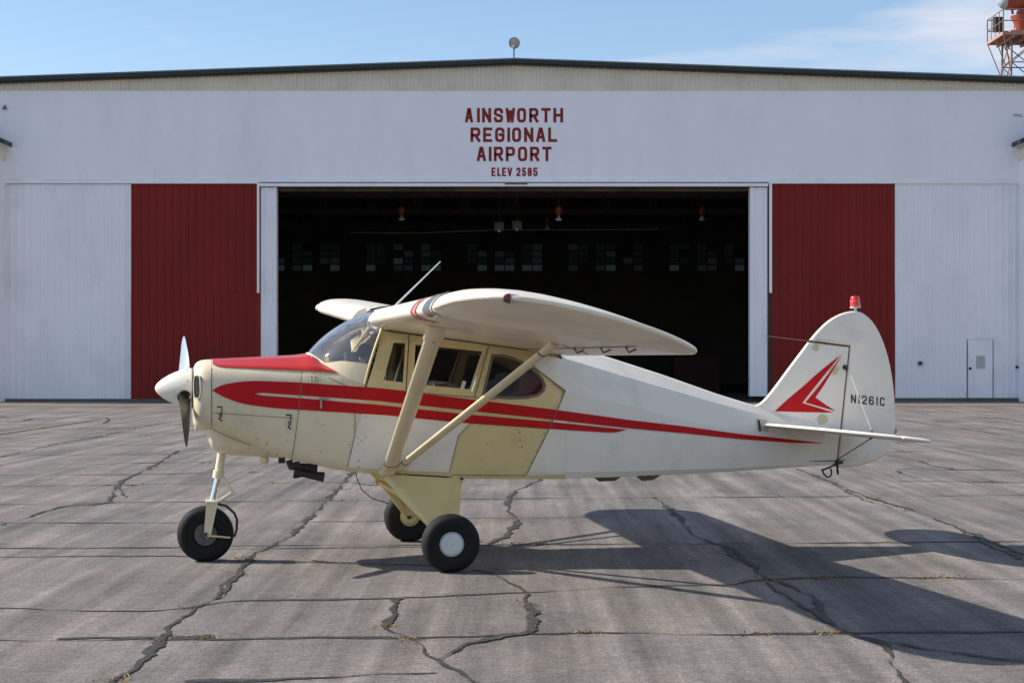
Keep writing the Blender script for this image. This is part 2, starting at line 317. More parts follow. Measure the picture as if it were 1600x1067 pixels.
CRACKS=[
 ([(-2.19,23.97),(-2.22,22.74),(-2.10,19.24),(-2.03,16.38),(-2.00,14.82),(-2.07,13.93),(-2.12,13.27),(-2.05,12.44),(-1.97,11.06),(-2.04,10.59),(-2.05,9.91),(-2.01,9.40),(-1.97,8.82),(-1.99,8.22),(-1.97,7.91)],0.075),
 ([(-2.04,12.26),(-2.06,11.81),(-2.00,11.24),(-1.98,10.98)],0.090),
 ([(-4.91,15.77),(-4.88,16.55),(-4.85,17.70),(-4.48,18.20),(-4.89,20.26),(-5.10,21.73),(-5.27,24.11),(-5.61,27.07),(-5.72,28.16)],0.090),
 ([(-4.99,20.77),(-4.71,19.79),(-4.44,18.89)],0.070),
 ([(-8.22,26.39),(-8.36,29.97),(-8.34,32.79),(-8.40,36.50),(-8.43,41.73)],0.060),
 ([(0.39,21.62),(0.02,19.60),(-0.04,18.24),(-0.03,17.05),(0.06,16.38),(0.00,15.42),(-0.06,14.77),(-0.18,14.29),(-0.28,13.62)],0.085),
 ([(-0.28,12.48),(-0.12,12.19),(0.01,11.69),(0.10,11.24),(0.10,10.77),(0.13,10.18),(0.12,9.79),(0.05,9.62),(-0.07,9.53),(-0.22,9.30),(-0.35,8.97),(-0.40,8.79)],0.085),
 ([(-0.76,11.04),(-0.75,10.34),(-0.75,9.87),(-0.66,9.60),(-0.55,9.36),(-0.45,8.97),(-0.36,8.64),(-0.26,8.39),(-0.18,8.21),(-0.09,7.99)],0.070),
 ([(1.63,18.89),(1.66,17.73),(1.69,16.48),(1.64,15.42),(1.67,14.61),(1.81,14.12),(1.87,13.40),(1.86,12.67),(1.86,11.97),(1.96,11.65),(2.02,11.14),(1.97,10.51),(1.92,10.03),(1.97,9.62),(2.08,9.40),(2.06,8.98),(1.99,8.52),(1.94,8.19),(1.89,7.91)],0.080),
 ([(1.77,13.84),(1.80,13.23),(1.83,12.75)],0.050),
 ([(1.85,11.88),(1.83,11.30),(1.88,10.84),(1.92,10.40),(1.91,10.05)],0.060),
 ([(4.09,23.57),(4.09,20.66),(4.10,18.56),(4.21,17.26),(4.21,15.77),(4.18,14.61),(4.19,13.44)],0.080),
 ([(4.05,20.46),(3.96,18.48),(4.08,17.62)],0.050),
 ([(4.16,15.25),(4.09,13.84),(4.09,13.15)],0.050),
 ([(9.76,41.73),(10.02,37.14),(10.05,32.28)],0.060),
 ([(6.26,25.35),(6.20,24.11),(6.32,23.57)],0.070),
 ([(5.42,23.18),(5.36,22.20),(5.44,21.73)],0.070),
 ([(12.85,44.66),(12.45,39.98)],0.060),
 ([(2.06,9.44),(2.31,9.10),(2.73,8.75)],0.070),
 ([(-13.62,43.73),(-12.88,42.40),(-12.81,43.28)],0.090),
 ([(-10.70,43.28),(-10.10,41.16),(-9.78,39.23)],0.090),
 ([(-12.06,39.98),(-12.26,41.98)],0.070),
]

def crack(pts, width, idx, m, jag=0.35, step=0.03):
    P = [Vector((a, b)) for a, b in pts]
    out_ = []
    for i in range(len(P) - 1):
        d = (P[i + 1] - P[i]).length; st = step * max(1.0, 0.5 * (P[i].y / 12)); k = max(1, int(d / st))
        p0 = P[max(i - 1, 0)]; p3 = P[min(i + 2, len(P) - 1)]
        for j in range(k):
            t = j / k; a, b, c, e = p0, P[i], P[i + 1], p3
            q = 0.5 * ((2 * b) + (c - a) * t + (2 * a - 5 * b + 4 * c - e) * t * t + (3 * b - a - 3 * c + e) * t ** 3)
            q = q * 0.6 + (b + (c - b) * t) * 0.4
            out_.append(q)
    out_.append(P[-1])
    rg = random.Random(idx * 31 + 5); v = []; f = []; ph = [rg.uniform(0, 6.28) for _ in range(4)]; n = len(out_)
    wl = wr = 0
    for i, q in enumerate(out_):
        a = out_[max(i - 1, 0)]; b = out_[min(i + 1, n - 1)]; d = (b - a).normalized() if (b - a).length > 1e-6 else Vector((1, 0)); nn = Vector((-d.y, d.x))
        s = i * step
        wob = 0.012 * math.sin(s * 7 + ph[0]) + 0.008 * math.sin(s * 17 + ph[1])
        ww = width * (0.72 + 0.40 * math.sin(s * 1.9 + ph[2]) + 0.28 * math.sin(s * 5.3 + ph[3]))
        ww = max(0.009, ww)
        if i in (0, n - 1): ww *= 0.2
        wl = 0.72 * wl + rg.uniform(-1, 1) * jag * ww * 0.5; wr = 0.72 * wr + rg.uniform(-1, 1) * jag * ww * 0.5
        z = 0.004 + idx * 0.00012
        A = q + nn * (wob + ww / 2 + wl); B = q + nn * (wob - ww / 2 + wr)
        v += [(A.x, A.y, z), (B.x, B.y, z)]
        if i: f.append((2 * i - 2, 2 * i - 1, 2 * i + 1, 2 * i))
    return mk('crack', v, f, m, ground)
k = 0
for i, pl in enumerate(JOINTS):
    pl = list(pl)
    if pl[0][0] < -2.5 and i not in (2, 6): pl = [(pl[0][0] - 9, pl[0][1] - 0.1), (pl[0][0] - 3, pl[0][1] + 0.06)] + pl
    if pl[-1][0] > 2.5: pl = pl + [(pl[-1][0] + 4, pl[-1][1] + 0.06), (pl[-1][0] + 9, pl[-1][1])]
    wdt = [0.055, 0.058, 0.09, 0.07, 0.045, 0.05, 0.03, 0.04, 0.05, 0.045][i] if i < 10 else 0.06
    crack(pl, wdt, k, M['tar'] if i in (0, 1, 2, 3, 5) else M['tarlight'], 0.22); k += 1
for pl, wdt in CRACKS:
    crack(pl, wdt * 0.66, k, M['tar'] if wdt > 0.065 else M['tarlight'], 0.45); k += 1

# faded yellow guide line and the paler strip of concrete before the hangar
M['fadedyellow'] = mat('faded_yellow_paint', (0.19, 0.14, 0.075), 0.8, var=0.2, vscale=8, dirt=(0.12, 0.11, 0.10), dirt_amt=0.9, dscale=5)
mk('guide_line', [(-10.75, 30, 0.012), (-10.57, 30, 0.012), (-10.45, 42, 0.012), (-10.63, 42, 0.012)], [(0, 1, 2, 3)], M['fadedyellow'], ground)
M['apron'] = mat('pale_concrete', (0.17, 0.14, 0.115), 0.9, var=0.16, vscale=0.8, dirt=(0.09, 0.08, 0.07), dirt_amt=0.8, dscale=0.9, stretch=(0.4, 1, 1))
tag(mk('concrete_apron', [(-60, 52.4, 0.01), (60, 52.4, 0.01), (60, 57.6, 0.01), (-60, 57.6, 0.01)], [(0, 1, 2, 3)], M['apron']), kind='structure')

# dry weeds growing in the joints: uncountable
M['weed'] = mat('dry_weeds', (0.24, 0.165, 0.05), 0.9, var=0.35, vscale=20)
wb = MB(); rg = random.Random(11)
spots = [(-4.95, 20.55), (-4.7, 20.6), (-4.6, 24.9), (-3.0, 20.95), (-2.1, 18.5), (-1.9, 18.44), (-2.12, 13.2), (-1.55, 13.0), (-2.0, 9.42), (-2.03, 12.3), (-2.1, 10.6), (-1.75, 9.46), (-1.97, 8.25),
         (-.75, 9.87), (-.58, 9.4), (.1, 10.8), (1.83, 12.1), (1.9, 11.9), (2.2, 12.0), (2.3, 12.05), (.4, 9.66), (1.45, 9.62), (1.86, 9.64), (3.05, 12.05), (3.2, 12.05), (4.1, 18.7), (4.15, 17.3), (4.1, 21.5), (0.03, 14.2), (0.25, 14.2),
         (6.3, 25.2), (6.2, 21.2), (12.9, 44.4), (12.7, 42), (11.8, 46.5), (-10.2, 40.2), (-8.4, 36.5), (-9.5, 36.6), (-5.3, 24.1), (-12.2, 40.1), (-6.7, 47.5), (-11.6, 54), (-6, 50), (1.64, 18.85), (2.4, 18.9), (-3.6, 22.9), (-5.7, 27.1), (-7.3, 33.0), (-1.2, 18.5), (-2.19, 22.5), (-2.1, 20), (0.0, 16.5)]
for (x, y) in spots:
    sp = 0.028 * (1 + y / 14); cnt = 30
    for _ in range(cnt):
        bx = x + rg.gauss(0, sp); by = y + rg.gauss(0, 0.02 + 0.004 * y); h = rg.uniform(0.006, 0.022); a = rg.uniform(0, 6.28); wv = 0.006 * (1 + y / 30); lx = rg.gauss(0, 0.02); ly = rg.gauss(0, 0.02)
        wb.add([(bx - wv * math.cos(a), by - wv * math.sin(a), 0.003), (bx + wv * math.cos(a), by + wv * math.sin(a), 0.003), (bx + lx, by + ly, h)], [(0, 1, 2)])
tag(wb.build('dry_weeds', M['weed']), 'tufts of dry yellow weeds in the cracks of the apron', 'weeds', kind='stuff')

# ------------------------------------------------------------------ hangar
M['hwhite'] = mat('hangar_white', (0.92, 0.90, 0.92), 0.6, var=0.04, vscale=0.5, dirt=(0.72, 0.72, 0.72), dirt_amt=0.5, dscale=0.7, bump=0.15, bscale=9, stretch=(1, 1, 0.6))
M['hstucco'] = mat('hangar_fascia_white', (0.92, 0.90, 0.93), 0.75, var=0.05, vscale=1.2, dirt=(0.74, 0.73, 0.73), dirt_amt=0.45, dscale=0.6, bump=0.6, bscale=16, stretch=(1, 1, .3))
M['hred'] = mat('hangar_red', (0.245, 0.026, 0.020), 0.7, spec=0.15, var=0.10, vscale=0.7, dirt=(0.18, 0.026, 0.022), dirt_amt=0.8, dscale=0.9, stretch=(1, 1, 0.4))
M['hletter'] = mat('sign_red', (0.27, 0.028, 0.022), 0.7, spec=0.2, var=0.12, vscale=2)
M['beige'] = mat('gable_beige', (0.78, 0.71, 0.58), 0.6, var=0.08, vscale=0.8, dirt=(0.58, 0.54, 0.46), dirt_amt=0.5, dscale=0.6)
M['green'] = mat('dark_green_trim', (0.016, 0.024, 0.023), 0.5, var=0.15, vscale=1)
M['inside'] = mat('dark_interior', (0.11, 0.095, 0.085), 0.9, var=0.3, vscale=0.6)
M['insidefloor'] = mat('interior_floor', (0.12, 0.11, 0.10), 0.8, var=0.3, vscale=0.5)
M['timber'] = mat('old_timber', (0.09, 0.06, 0.045), 0.85, var=0.4, vscale=3)
M['plinth'] = mat('plinth_concrete', (0.12, 0.11, 0.10), 0.9, var=0.25, vscale=1.5)
HG = empty('hangar', (0, 58, 0), 0, 'white hangar with dark red door panels and open black doorway behind the airplane', 'hangar')
for q in ('hwhite', 'hred', 'beige', 'hstucco', 'plinth'):
    for nd in M[q].node_tree.nodes:
        if nd.type == 'TEX_COORD': nd.object = HG      # one continuous pattern over all sheets
def sheet_mesh(name, wd, z0, z1a, z1b, m, depth=0.042):
    """one ribbed sheet, rib at its left seam; top may slope from z1a to z1b"""
    xs = [0, wd * .07, wd * .2, wd * .27, wd]; ys = [0, -depth, -depth, 0, 0]; v = []
    for x, y in zip(xs, ys): v += [(x, y, z0), (x, y, z1a + (z1b - z1a) * x / wd)]
    f = [(2 * i, 2 * i + 2, 2 * i + 3, 2 * i + 1) for i in range(4)]
    me = bpy.data.meshes.new(name); me.from_pydata(v, [], f); me.materials.append(m); return me
def sheets(name, x0, x1, z0, z1, m, y, count):
    wd = (x1 - x0) / count; me = sheet_mesh(name, wd, z0, z1, z1, m)
    for i in range(count):
        o = bpy.data.objects.new(name, me); o.location = (x0 + i * wd, y, 0); link(o, HG)
sheets('wall_sheet', -18.2, -13.436, 0.10, 7.665, M['hwhite'], 0, 19)
sheets('wall_sheet', 13.504, 18.2, 0.13, 7.699, M['hwhite'], 0, 19)
for a, b, zb in ((-13.436, -8.976, 0.10), (9.168, 13.504, 0.16)):
    sheets('red_sheet', a, b, 3.837, 7.665, M['hred'], -0.01, 16)
    sheets('red_sheet', a, b + (-8.875 - -8.976 if a < 0 else 0), zb, 3.837, M['hred'], -0.03, 16)
mb = MB().box((-18.2, 0.05, 0), (-8.875, 0.35, 7.6)); mb.build('wall_core', M['inside'], HG)
mb = MB().box((9.010, 0.05, 0), (18.2, 0.35, 7.6)); mb.build('wall_core', M['inside'], HG)
for a, b in ((-8.863, -8.310), (8.401, 9.010)):
    wd = (b - a); v = []; f = []
    prof = [(0, 0.06), (0, 0), (.08, 0), (.10, .02), (.28, .02), (.30, 0), (.52, 0), (.54, .02), (.80, .02), (.82, -.03), (1, -.03), (1, .4)]
    if a > 0: prof = [(1 - p, q) for p, q in reversed(prof)]
    for p, q in prof: v += [(a + p * wd, q + 0.0, 0.19 if a > 0 else 0.12), (a + p * wd, q + 0.0, 7.552)]
    f = [(2 * i, 2 * i + 2, 2 * i + 3, 2 * i + 1) for i in range(len(prof) - 1)]
    mk('door_jamb', v, f, M['hwhite'], HG)
for a, b in ((-8.981, -8.904), (9.067, 9.157)):
    MB().box((a, -0.12, 3.826), (b, -0.035, 7.687)).build('downpipe', M['hwhite'], HG)
M['rustyred'] = mat('door_edge_red', (0.10, 0.03, 0.02), 0.7)
MB().box((9.015, -0.02, 0.2), (9.060, 0.04, 7.620)).build('door_edge', M['rustyred'], HG)
MB().box((-8.902, -0.02, 0.2), (-8.868, 0.04, 7.620)).build('door_edge', M['rustyred'], HG)
# track cover above the doorway
MB().box((-8.920, -0.16, 7.721), (9.033, -0.07, 7.778)).build('track_cover', M['hwhite'], HG)
MB().box((-8.897, -0.13, 7.574), (9.022, -0.05, 7.687)).build('track_rail', M['hwhite'], HG)
MB().box((-8.897, -0.09, 7.687), (9.022, -0.05, 7.721)).build('track_gap', M['plinth'], HG)
MB().box((-0.248, -0.165, 7.642), (0.542, -0.131, 7.678)).build('track_slot', M['inside'], HG)
# fascia with flashing strip along its foot
MB().box((-18.2, -0.06, 7.687), (18.2, 0.3, 10.939)).build('fascia', M['hstucco'], HG)
xs = [-18.2] + [-15.24, -12.62, -10.0] + [10.207, 12.804, 15.401] + [18.2]
edges = [-18.2, -15.243, -12.623, -10.004, -8.931]; edges2 = [9.044, 10.207, 12.804, 15.401, 18.2]
for E_ in (edges, edges2):
    for i in range(len(E_) - 1):
        MB().box((E_[i] + .004, -0.085, 7.676), (E_[i + 1] - .004, -0.061, 7.857)).build('flashing_strip', M['hwhite'], HG)
for p in (125, 241, 357, 1252, 1367, 1482):
    MB().box((((p - 800) * 0.022582) - .03, -0.10, 7.687), (((p - 800) * 0.022582) + .03, -0.0605, 8.116)).build('flashing_tab', M['hwhite'], HG)
MB().box((-18.3, -0.075, 10.939), (18.3, 0.0, 10.973)).build('gable_sill', M['beige'], HG)
# gable sheets
PX, PZ, SL = 0.113, 11.978, 0.0358
def rz(x): return PZ - abs(x - PX) * SL
cnt = 124; wd = 36.6 / cnt
for i in range(cnt):
    x0 = -18.3 + i * wd
    me = sheet_mesh('gable_sheet', wd, 10.973, rz(x0) - 0.1, rz(x0 + wd) - 0.1, M['beige'], 0.06)
    o = bpy.data.objects.new('gable_sheet', me); o.location = (x0, -0.02, 0); link(o, HG)
MB().box((-18.3, 0.02, 10.973), (18.3, 0.3, 11.120)).build('gable_core', M['inside'], HG)
# roof
for s in (-1, 1):
    xe = PX + s * 19.5; ze = PZ - 19.5 * SL
    v = [(PX, -0.28, PZ), (xe, -0.28, ze), (xe, 36.5, ze), (PX, 36.5, PZ), (PX, -0.28, PZ - .14), (xe, -0.28, ze - .14), (xe, 36.5, ze - .14), (PX, 36.5, PZ - .14)]
    mk('roof', v, [(0, 1, 2, 3), (4, 7, 6, 5), (0, 4, 5, 1), (1, 5, 6, 2), (2, 6, 7, 3)], M['green'], HG)
    v = [(PX, -0.36, PZ + .03), (xe, -0.36, ze + .03), (xe, -0.281, ze + .03), (PX, -0.281, PZ + .03), (PX, -0.36, PZ - .10), (xe, -0.36, ze - .10), (xe, -0.281, ze - .10), (PX, -0.281, PZ - .10)]
    mk('barge_board', v, [(0, 1, 2, 3), (4, 7, 6, 5), (0, 4, 5, 1), (1, 5, 6, 2), (2, 6, 7, 3)], M['green'], HG)
    M['trimlight'] = M.get('trimlight') or mat('trim_cap', (0.22, 0.24, 0.24), 0.45)
    v = [(PX, -0.37, PZ + .075), (xe, -0.37, ze + .075), (xe, -0.29, ze + .075), (PX, -0.29, PZ + .075), (PX, -0.37, PZ + .032), (xe, -0.37, ze + .032), (xe, -0.29, ze + .032), (PX, -0.29, PZ + .032)]
    mk('trim_cap', v, [(0, 1, 2, 3), (4, 7, 6, 5), (0, 4, 5, 1), (1, 5, 6, 2), (2, 6, 7, 3)], M['trimlight'], HG)
MB().box((-60, -0.09, 0), (-8.920, 0.04, 0.098)).build('plinth', M['plinth'], HG)
MB().box((9.033, -0.09, 0), (60, 0.04, 0.125)).build('plinth', M['plinth'], HG)
# interior shell
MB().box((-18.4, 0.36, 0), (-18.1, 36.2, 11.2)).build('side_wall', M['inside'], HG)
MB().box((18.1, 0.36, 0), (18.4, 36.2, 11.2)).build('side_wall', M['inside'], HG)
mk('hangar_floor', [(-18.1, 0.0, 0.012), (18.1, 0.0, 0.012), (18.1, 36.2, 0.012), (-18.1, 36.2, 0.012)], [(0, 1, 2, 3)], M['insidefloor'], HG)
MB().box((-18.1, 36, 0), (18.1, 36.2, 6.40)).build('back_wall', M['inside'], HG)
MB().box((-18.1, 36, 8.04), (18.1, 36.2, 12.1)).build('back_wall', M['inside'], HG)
KB = 94 / 2568.4
wins = []
for g in range(-1, 7):
    for j in range(3):
        wins.append(((412 + 158.2 * g + 43 * j) - 800) * KB)
last = -18.1
for x in wins:
    if x > last: MB().box((last, 36, 6.40), (x, 36.2, 8.04)).build('window_pier', M['inside'], HG)
    last = x + 34 * KB
MB().box((last, 36, 6.40), (18.1, 36.2, 8.04)).build('window_pier', M['inside'], HG)
def dirty(name, k): return glass(name, (0.80 * k, 0.95 * k, 1.0 * k), 0.15, 0.4)
PM = [dirty('grimy_pane', 0.017), dirty('dirtier_pane', 0.007), dirty('filthy_pane', 0.003), M['inside']]
rg = random.Random(5)
for x in wins:
    WN = MB(); W = 34 * KB; cx = x + W / 2; near = 1 - min(1, abs(cx + 0.5) / 8.0)
    for t in (0, W / 2 - .03, W - .06): WN.box((x + t, 36.02, 6.4), (x + t + .06, 36.12, 8.04))
    for r in range(5): WN.box((x, 36.03, 6.4 + r * 0.395), (x + W, 36.11, 6.4 + r * 0.395 + .065))
    wo = WN.build('window_frame', M['timber'], HG)
    for c in range(2):
        for r in range(4):
            q = rg.random()
            if r == 0: mi = 0 if q < 0.25 + near * 0.75 else (1 if q < .8 else 3)
            elif r == 1: mi = 0 if q < 0.22 * near else (1 if q < .35 + .3 * near else 2)
            else: mi = 1 if q < 0.25 * near else (2 if q < .7 else 3)
            a = x + .02 + c * (W / 2 - .015); b_ = a + W / 2 - .025; z0 = 6.42 + r * .395
            o = mk('window_pane', [(a, 36.07, z0), (b_, 36.07, z0), (b_, 36.07, z0 + .39), (a, 36.07, z0 + .39)], [(0, 1, 2, 3)], PM[mi], HG)
# roof trusses inside
for y in (2.5, 10, 18, 27):
    tb = MB(); tb.box((-18, y, 8.15), (18, y + .18, 8.4))
    for i in range(-8, 8):
        x0 = i * 2.2; x1 = x0 + 2.2; top = rz((x0 + x1) / 2) - .35
        tb.tube([(x0, y + .09, 8.3), ((x0 + x1) / 2, y + .09, top)], .07, 4); tb.tube([((x0 + x1) / 2, y + .09, top), (x1, y + .09, 8.3)], .07, 4)
    tb.build('roof_truss', M['timber'], HG)
MB().box((-8.310, 0.45, 7.462), (8.401, 0.7, 7.597)).build('door_header', mat('header_timber', (0.10, 0.065, 0.05), 0.85, var=0.6, vscale=1.3), HG)

# lettering on the fascia
def fplace(x, z, d): return (x, -0.066 - d, z)
def word(chars, y_top, y_bot, st):
    for ch, a, b in chars:
        x0, x1 = HXf(a), HXf(b); z0, z1 = HZf(y_bot), HZf(y_top)
        glyph(ch, x0, z0, max(x1 - x0, st), z1 - z0, st, fplace, 'letter', M['hletter'], HG, 0.0015)
U_ = 58 / 2568.4
def HXf(p): return (600 + p / 3.81 - 800) * U_
def HZf(p): return 1.632 - (40 + p / 3.81 - 555.15) * U_
word([('A', 483, 530), ('I', 554, 567), ('N', 584, 638), ('S', 654, 709), ('W', 724, 780), ('O', 792, 846), ('R', 864, 919), ('T', 936, 992), ('H', 1008, 1066)], 494, 580, 0.100)
word([('R', 515, 574), ('E', 590, 645), ('G', 661, 718), ('I', 734, 748), ('O', 762, 816), ('N', 834, 889), ('A', 905, 960), ('L', 977, 1031)], 610, 696, 0.100)
word([('A', 553, 607), ('I', 624, 638), ('R', 654, 709), ('P', 725, 780), ('O', 797, 852), ('R', 869, 924), ('T', 942, 997)], 724, 810, 0.098)
word([('E', 640, 664), ('L', 674, 696), ('E', 703, 727), ('V', 735, 763), ('2', 788, 813), ('5', 822, 846), ('8', 855, 880), ('5', 888, 914)], 848, 899, 0.060)

# small door in the right-hand wall
M['paper'] = mat('notice_paper', (0.50, 0.50, 0.48), 0.8, var=0.1, vscale=6)
dr = MB().box((16.078, -0.065, 0.135), (16.937, -0.045, 2.177)).build('side_door', M['hwhite'], HG)
MB().box((16.056, -0.075, 2.177), (16.959, -0.043, 2.204)).build('drip_strip', M['beige'], dr)
for p in (1510.8, 1550.2): MB().box((((p - 800) * 0.022582), -0.060, 0.135), (((p - 800) * 0.022582) + .014, -0.043, 2.177)).build('door_gap', M['plinth'], dr)
MB().box((16.361, -0.071, 1.161), (16.677, -0.0655, 1.613)).build('notice', M['paper'], dr)
MB().lathe([(0.0, 0.09), (.04, .085), (.05, .05), (.02, .03), (.02, 0)], (16.139, -0.065, 1.172), (0, -1, 0), 12).build('door_handle', M['black'], dr)
MB().box((14.340, -0.13, 1.285), (14.430, -0.022, 1.421)).build('switch_box', M['black'], HG)
MB().lathe([(.05, 0), (.05, .06), (.02, .09)], (17.795, -0.022, 1.218), (0, -1, 0), 10).build('door_bell', M['black'], HG)
MB().tube([(-17.862, -0.06, 10.420), (-17.862, -0.16, 10.375), (-17.862, -0.16, 10.307)], .03, 8).box((-17.930, -.2, 10.296), (-17.795, -.07, 10.330)).build('wall_bracket', M['plinth'], HG)
MB().tube([(17.659, -.1, 10.081), (17.772, -.1, 10.115), (17.953, -.1, 10.059)], .03, 6).build('wall_bracket', M['paper'], HG)
# gabled annexes at both ends: only their eaves reach into the picture
for s in (-1, 1):
    xc = s * 17.86; xo = s * 27; xe = s * 17.62; zt = 8.72
    MB().box((min(xc, xo), -0.7, 0), (max(xc, xo), -0.01, zt)).build('annex_wall', M['hwhite'], HG)
    MB().box((min(xc, xo) - .03, -0.78, 8.45), (max(xc, xo) + .03, -0.005, 8.86)).build('annex_soffit', M['beige'], HG)
    v = []; z0 = 8.87
    for yy in (-1.0, -0.004):
        v += [(xe, yy, z0 + .08), (xe, yy, z0 + .24), (s * 22.2, yy, z0 + 2.3), (s * 22.2, yy, z0 + 2.1), (s * 27, yy, z0 + .2), (s * 27, yy, z0)]
    mk('annex_roof', v, [(0, 1, 2, 3), (3, 2, 4, 5), (6, 9, 8, 7), (9, 11, 10, 8), (0, 6, 7, 1), (1, 7, 8, 2), (2, 8, 10, 4), (0, 3, 9, 6), (3, 5, 11, 9), (4, 10, 11, 5)], M['green'], HG)
# floodlight at the ridge
fx = 0.068; fz = 12.001
MB().box((fx - .2, -.2, fz), (fx + .2, .1, fz + .06)).build('floodlight_base', M['black'], HG)
MB().tube([(fx, -.05, fz + .05), (fx, -.05, 12.430)], .022, 8).build('floodlight_pole', M['green'], HG)
M['lampgrey'] = mat('lamp_housing_grey', (0.38, 0.40, 0.42), 0.4, var=0.1, vscale=5)
M['lens'] = mat('lamp_lens', (0.42, 0.41, 0.37), 0.25, coat=0.3)
hd = MB().lathe([(.0, .24), (.10, .22), (.17, .12), (.20, 0.0), (.205, -.03), (.17, -.03), (.165, 0)], (fx + .02, -.08, 12.626), (0.22, 0.93, 0.28), 22).build('floodlight_head', M['lampgrey'], HG, True)
MB().lathe([(0, -.045), (.10, -.035), (.165, -.012)], (fx + .02, -.08, 12.626), (0.22, 0.93, 0.28), 22).build('lamp_lens', M['lens'], hd, True)
MB().lathe([(.035, 0), (.09, .09), (.06, .12)], (fx, -.05, 12.407), (0, 0, 1), 12).build('lamp_socket', M['lampgrey'], hd, True)

# hanging lamps and heaters inside
M['orange'] = mat('orange_lamp_housing', (0.24, 0.055, 0.012), 0.6); M['enamel'] = mat('white_enamel', (0.5, 0.52, 0.5), 0.5)
def hang_lamp(px_, py_, Y, label, bright=1.0):
    k_ = Y / 2568.4; x = (px_ - 800) * k_; z = 1.632 - (py_ - 555.15) * k_
    e = empty('hanging_lamp', (x, Y, z), 0, label, 'lamp', 'lamps hanging inside the hangar')
    MB().tube([(0, 0, .32), (0, 0, 11.2 - z)], .012, 5).build('cord', M['timber'], e)
    MB().lathe([(.03, .36), (.07, .30), (.12, .26), (.13, .05), (.09, 0), (.03, -.05)], (0, 0, 0), (0, 0, 1), 14).build('housing', M['orange'], e, True)
    MB().lathe([(.03, -.05), (.06, -.14), (.12, -.17), (.12, -.24), (.05, -.25)], (0, 0, 0), (0, 0, 1), 14).build('reflector', M['enamel'], e, True)
hang_lamp(873, 335, 62.5, 'orange and white lamp hanging right of centre inside the dark doorway, the brightest')
hang_lamp(627.5, 335, 64.5, 'dim orange lamp hanging left of centre inside the dark doorway')
hang_lamp(1097, 335, 65.5, 'faint orange lamp hanging at the right side inside the dark doorway')
hang_lamp(855, 350, 75, 'small faint red lamp further back, just left of the brightest hanging lamp')
M['heater'] = mat('grey_heater', (0.12, 0.12, 0.115), 0.6, var=0.2, vscale=4)
for px_, py_, s_, lb in ((780, 355, .19, 'grey box heater hanging inside the doorway, left of the pair'), (808, 353, .19, 'grey box heater hanging inside the doorway, right of the pair')):
    k_ = 66 / 2568.4; x = (px_ - 800) * k_; z = 1.632 - (py_ - 555.15) * k_
    e = empty('unit_heater', (x, 66, z), 0, lb, 'heater', 'heaters hanging inside the hangar')
    MB().box((-s_, -.1, -s_ * .8), (s_, .25, s_)).build('casing', M['heater'], e)
    MB().tube([(0, 0, s_), (0, 0, 11 - z)], .015, 5).build('hanger', M['timber'], e)
    MB().box((-.05, -.13, -s_ * .8 - .06), (.05, -.06, -s_ * .8 + .05)).build('valve', M['enamel'], e)
k_ = 66 / 2568.4
tag(MB().tube([((545 - 800) * k_, 66.1, 1.632 + 192 * k_), ((655 - 800) * k_, 66.1, 1.632 + 191.2 * k_), ((778 - 800) * k_, 66.1, 1.632 + 196 * k_), ((900 - 800) * k_, 66.1, 1.632 + 196 * k_), ((1030 - 800) * k_, 66.1, 1.632 + 197 * k_)], .014, 6).build('overhead_cable', mat('pale_cable', (0.16, 0.15, 0.14), 0.5)), 'thin pale cable running across the dark doorway beside the heaters', 'cable')
M['dimred'] = mat('dim_red_cabinet', (0.05, 0.014, 0.011), 0.8, var=0.2, vscale=3)
cb = MB().box((7.0, 71, 0.014), (9.0, 72, 1.55)); 
for i in range(3): cb.box((7.05, 70.97, .2 + i * .45), (8.95, 71, .58 + i * .45))
tag(cb.build('tool_cabinet', M['dimred']), 'dim red tool cabinet on the floor deep inside the doorway', 'cabinet')
tag(MB().box((-8.0, 63, .85), (-7.72, 63.3, .93)).box((-8.05, 62.95, .014), (-7.67, 63.35, .85)).build('tool_bin', mat('bin_dark', (0.02, 0.02, 0.02), .8)), 'dark bin with yellow lid just inside the left of the doorway', 'bin')
bpy.data.objects['tool_bin'].data.materials.clear(); bpy.data.objects['tool_bin'].data.materials.append(mat('bin_dark2', (0.02, 0.02, 0.02), .8))
MB().box((-8.02, 62.94, .931), (-7.7, 63.3, .97)).build('lid', mat('yellow_lid', (0.55, 0.38, 0.05), .6), bpy.data.objects['tool_bin'])

# ------------------------------------------------------------------ beacon tower
M['tred'] = mat('tower_red', (0.34, 0.075, 0.035), 0.5, var=0.2, vscale=2); M['tpink'] = mat('tower_faded_orange', (0.46, 0.22, 0.15), 0.6, var=0.2, vscale=1.5)
M['tsteel'] = mat('tower_steel', (0.24, 0.13, 0.105), 0.6, var=0.3, vscale=2)
BT = empty('beacon_tower', (23.7, 76.3, 0), 0, 'red lattice beacon tower with railed platform behind the hangar roof', 'tower')
def tl(h): return 0.72 + max(0, 15.5 - h) * 0.045
lv = [0, 2.4, 4.8, 7.0, 9.0, 10.8, 12.4, 13.8, 15.1, 16.25]
for sx in (-1, 1):
    for sy in (-1, 1):
        MB().tube([(sx * tl(h), sy * tl(h), h) for h in lv], .05, 6).build('leg', M['tsteel'], BT)
for i in range(len(lv) - 1):
    a, b_ = tl(lv[i]), tl(lv[i + 1]); br = MB()
    for (p, q) in (((-1, -1), (1, -1)), ((1, -1), (1, 1)), ((1, 1), (-1, 1)), ((-1, 1), (-1, -1))):
        A0 = (p[0] * a, p[1] * a, lv[i]); A1 = (q[0] * a, q[1] * a, lv[i]); B0 = (p[0] * b_, p[1] * b_, lv[i + 1]); B1 = (q[0] * b_, q[1] * b_, lv[i + 1])
        br.tube([A0, B1], .025, 5); br.tube([A1, B0], .025, 5); br.tube([B0, B1], .03, 5)
    br.build('lattice_brace', M['tsteel'], BT)
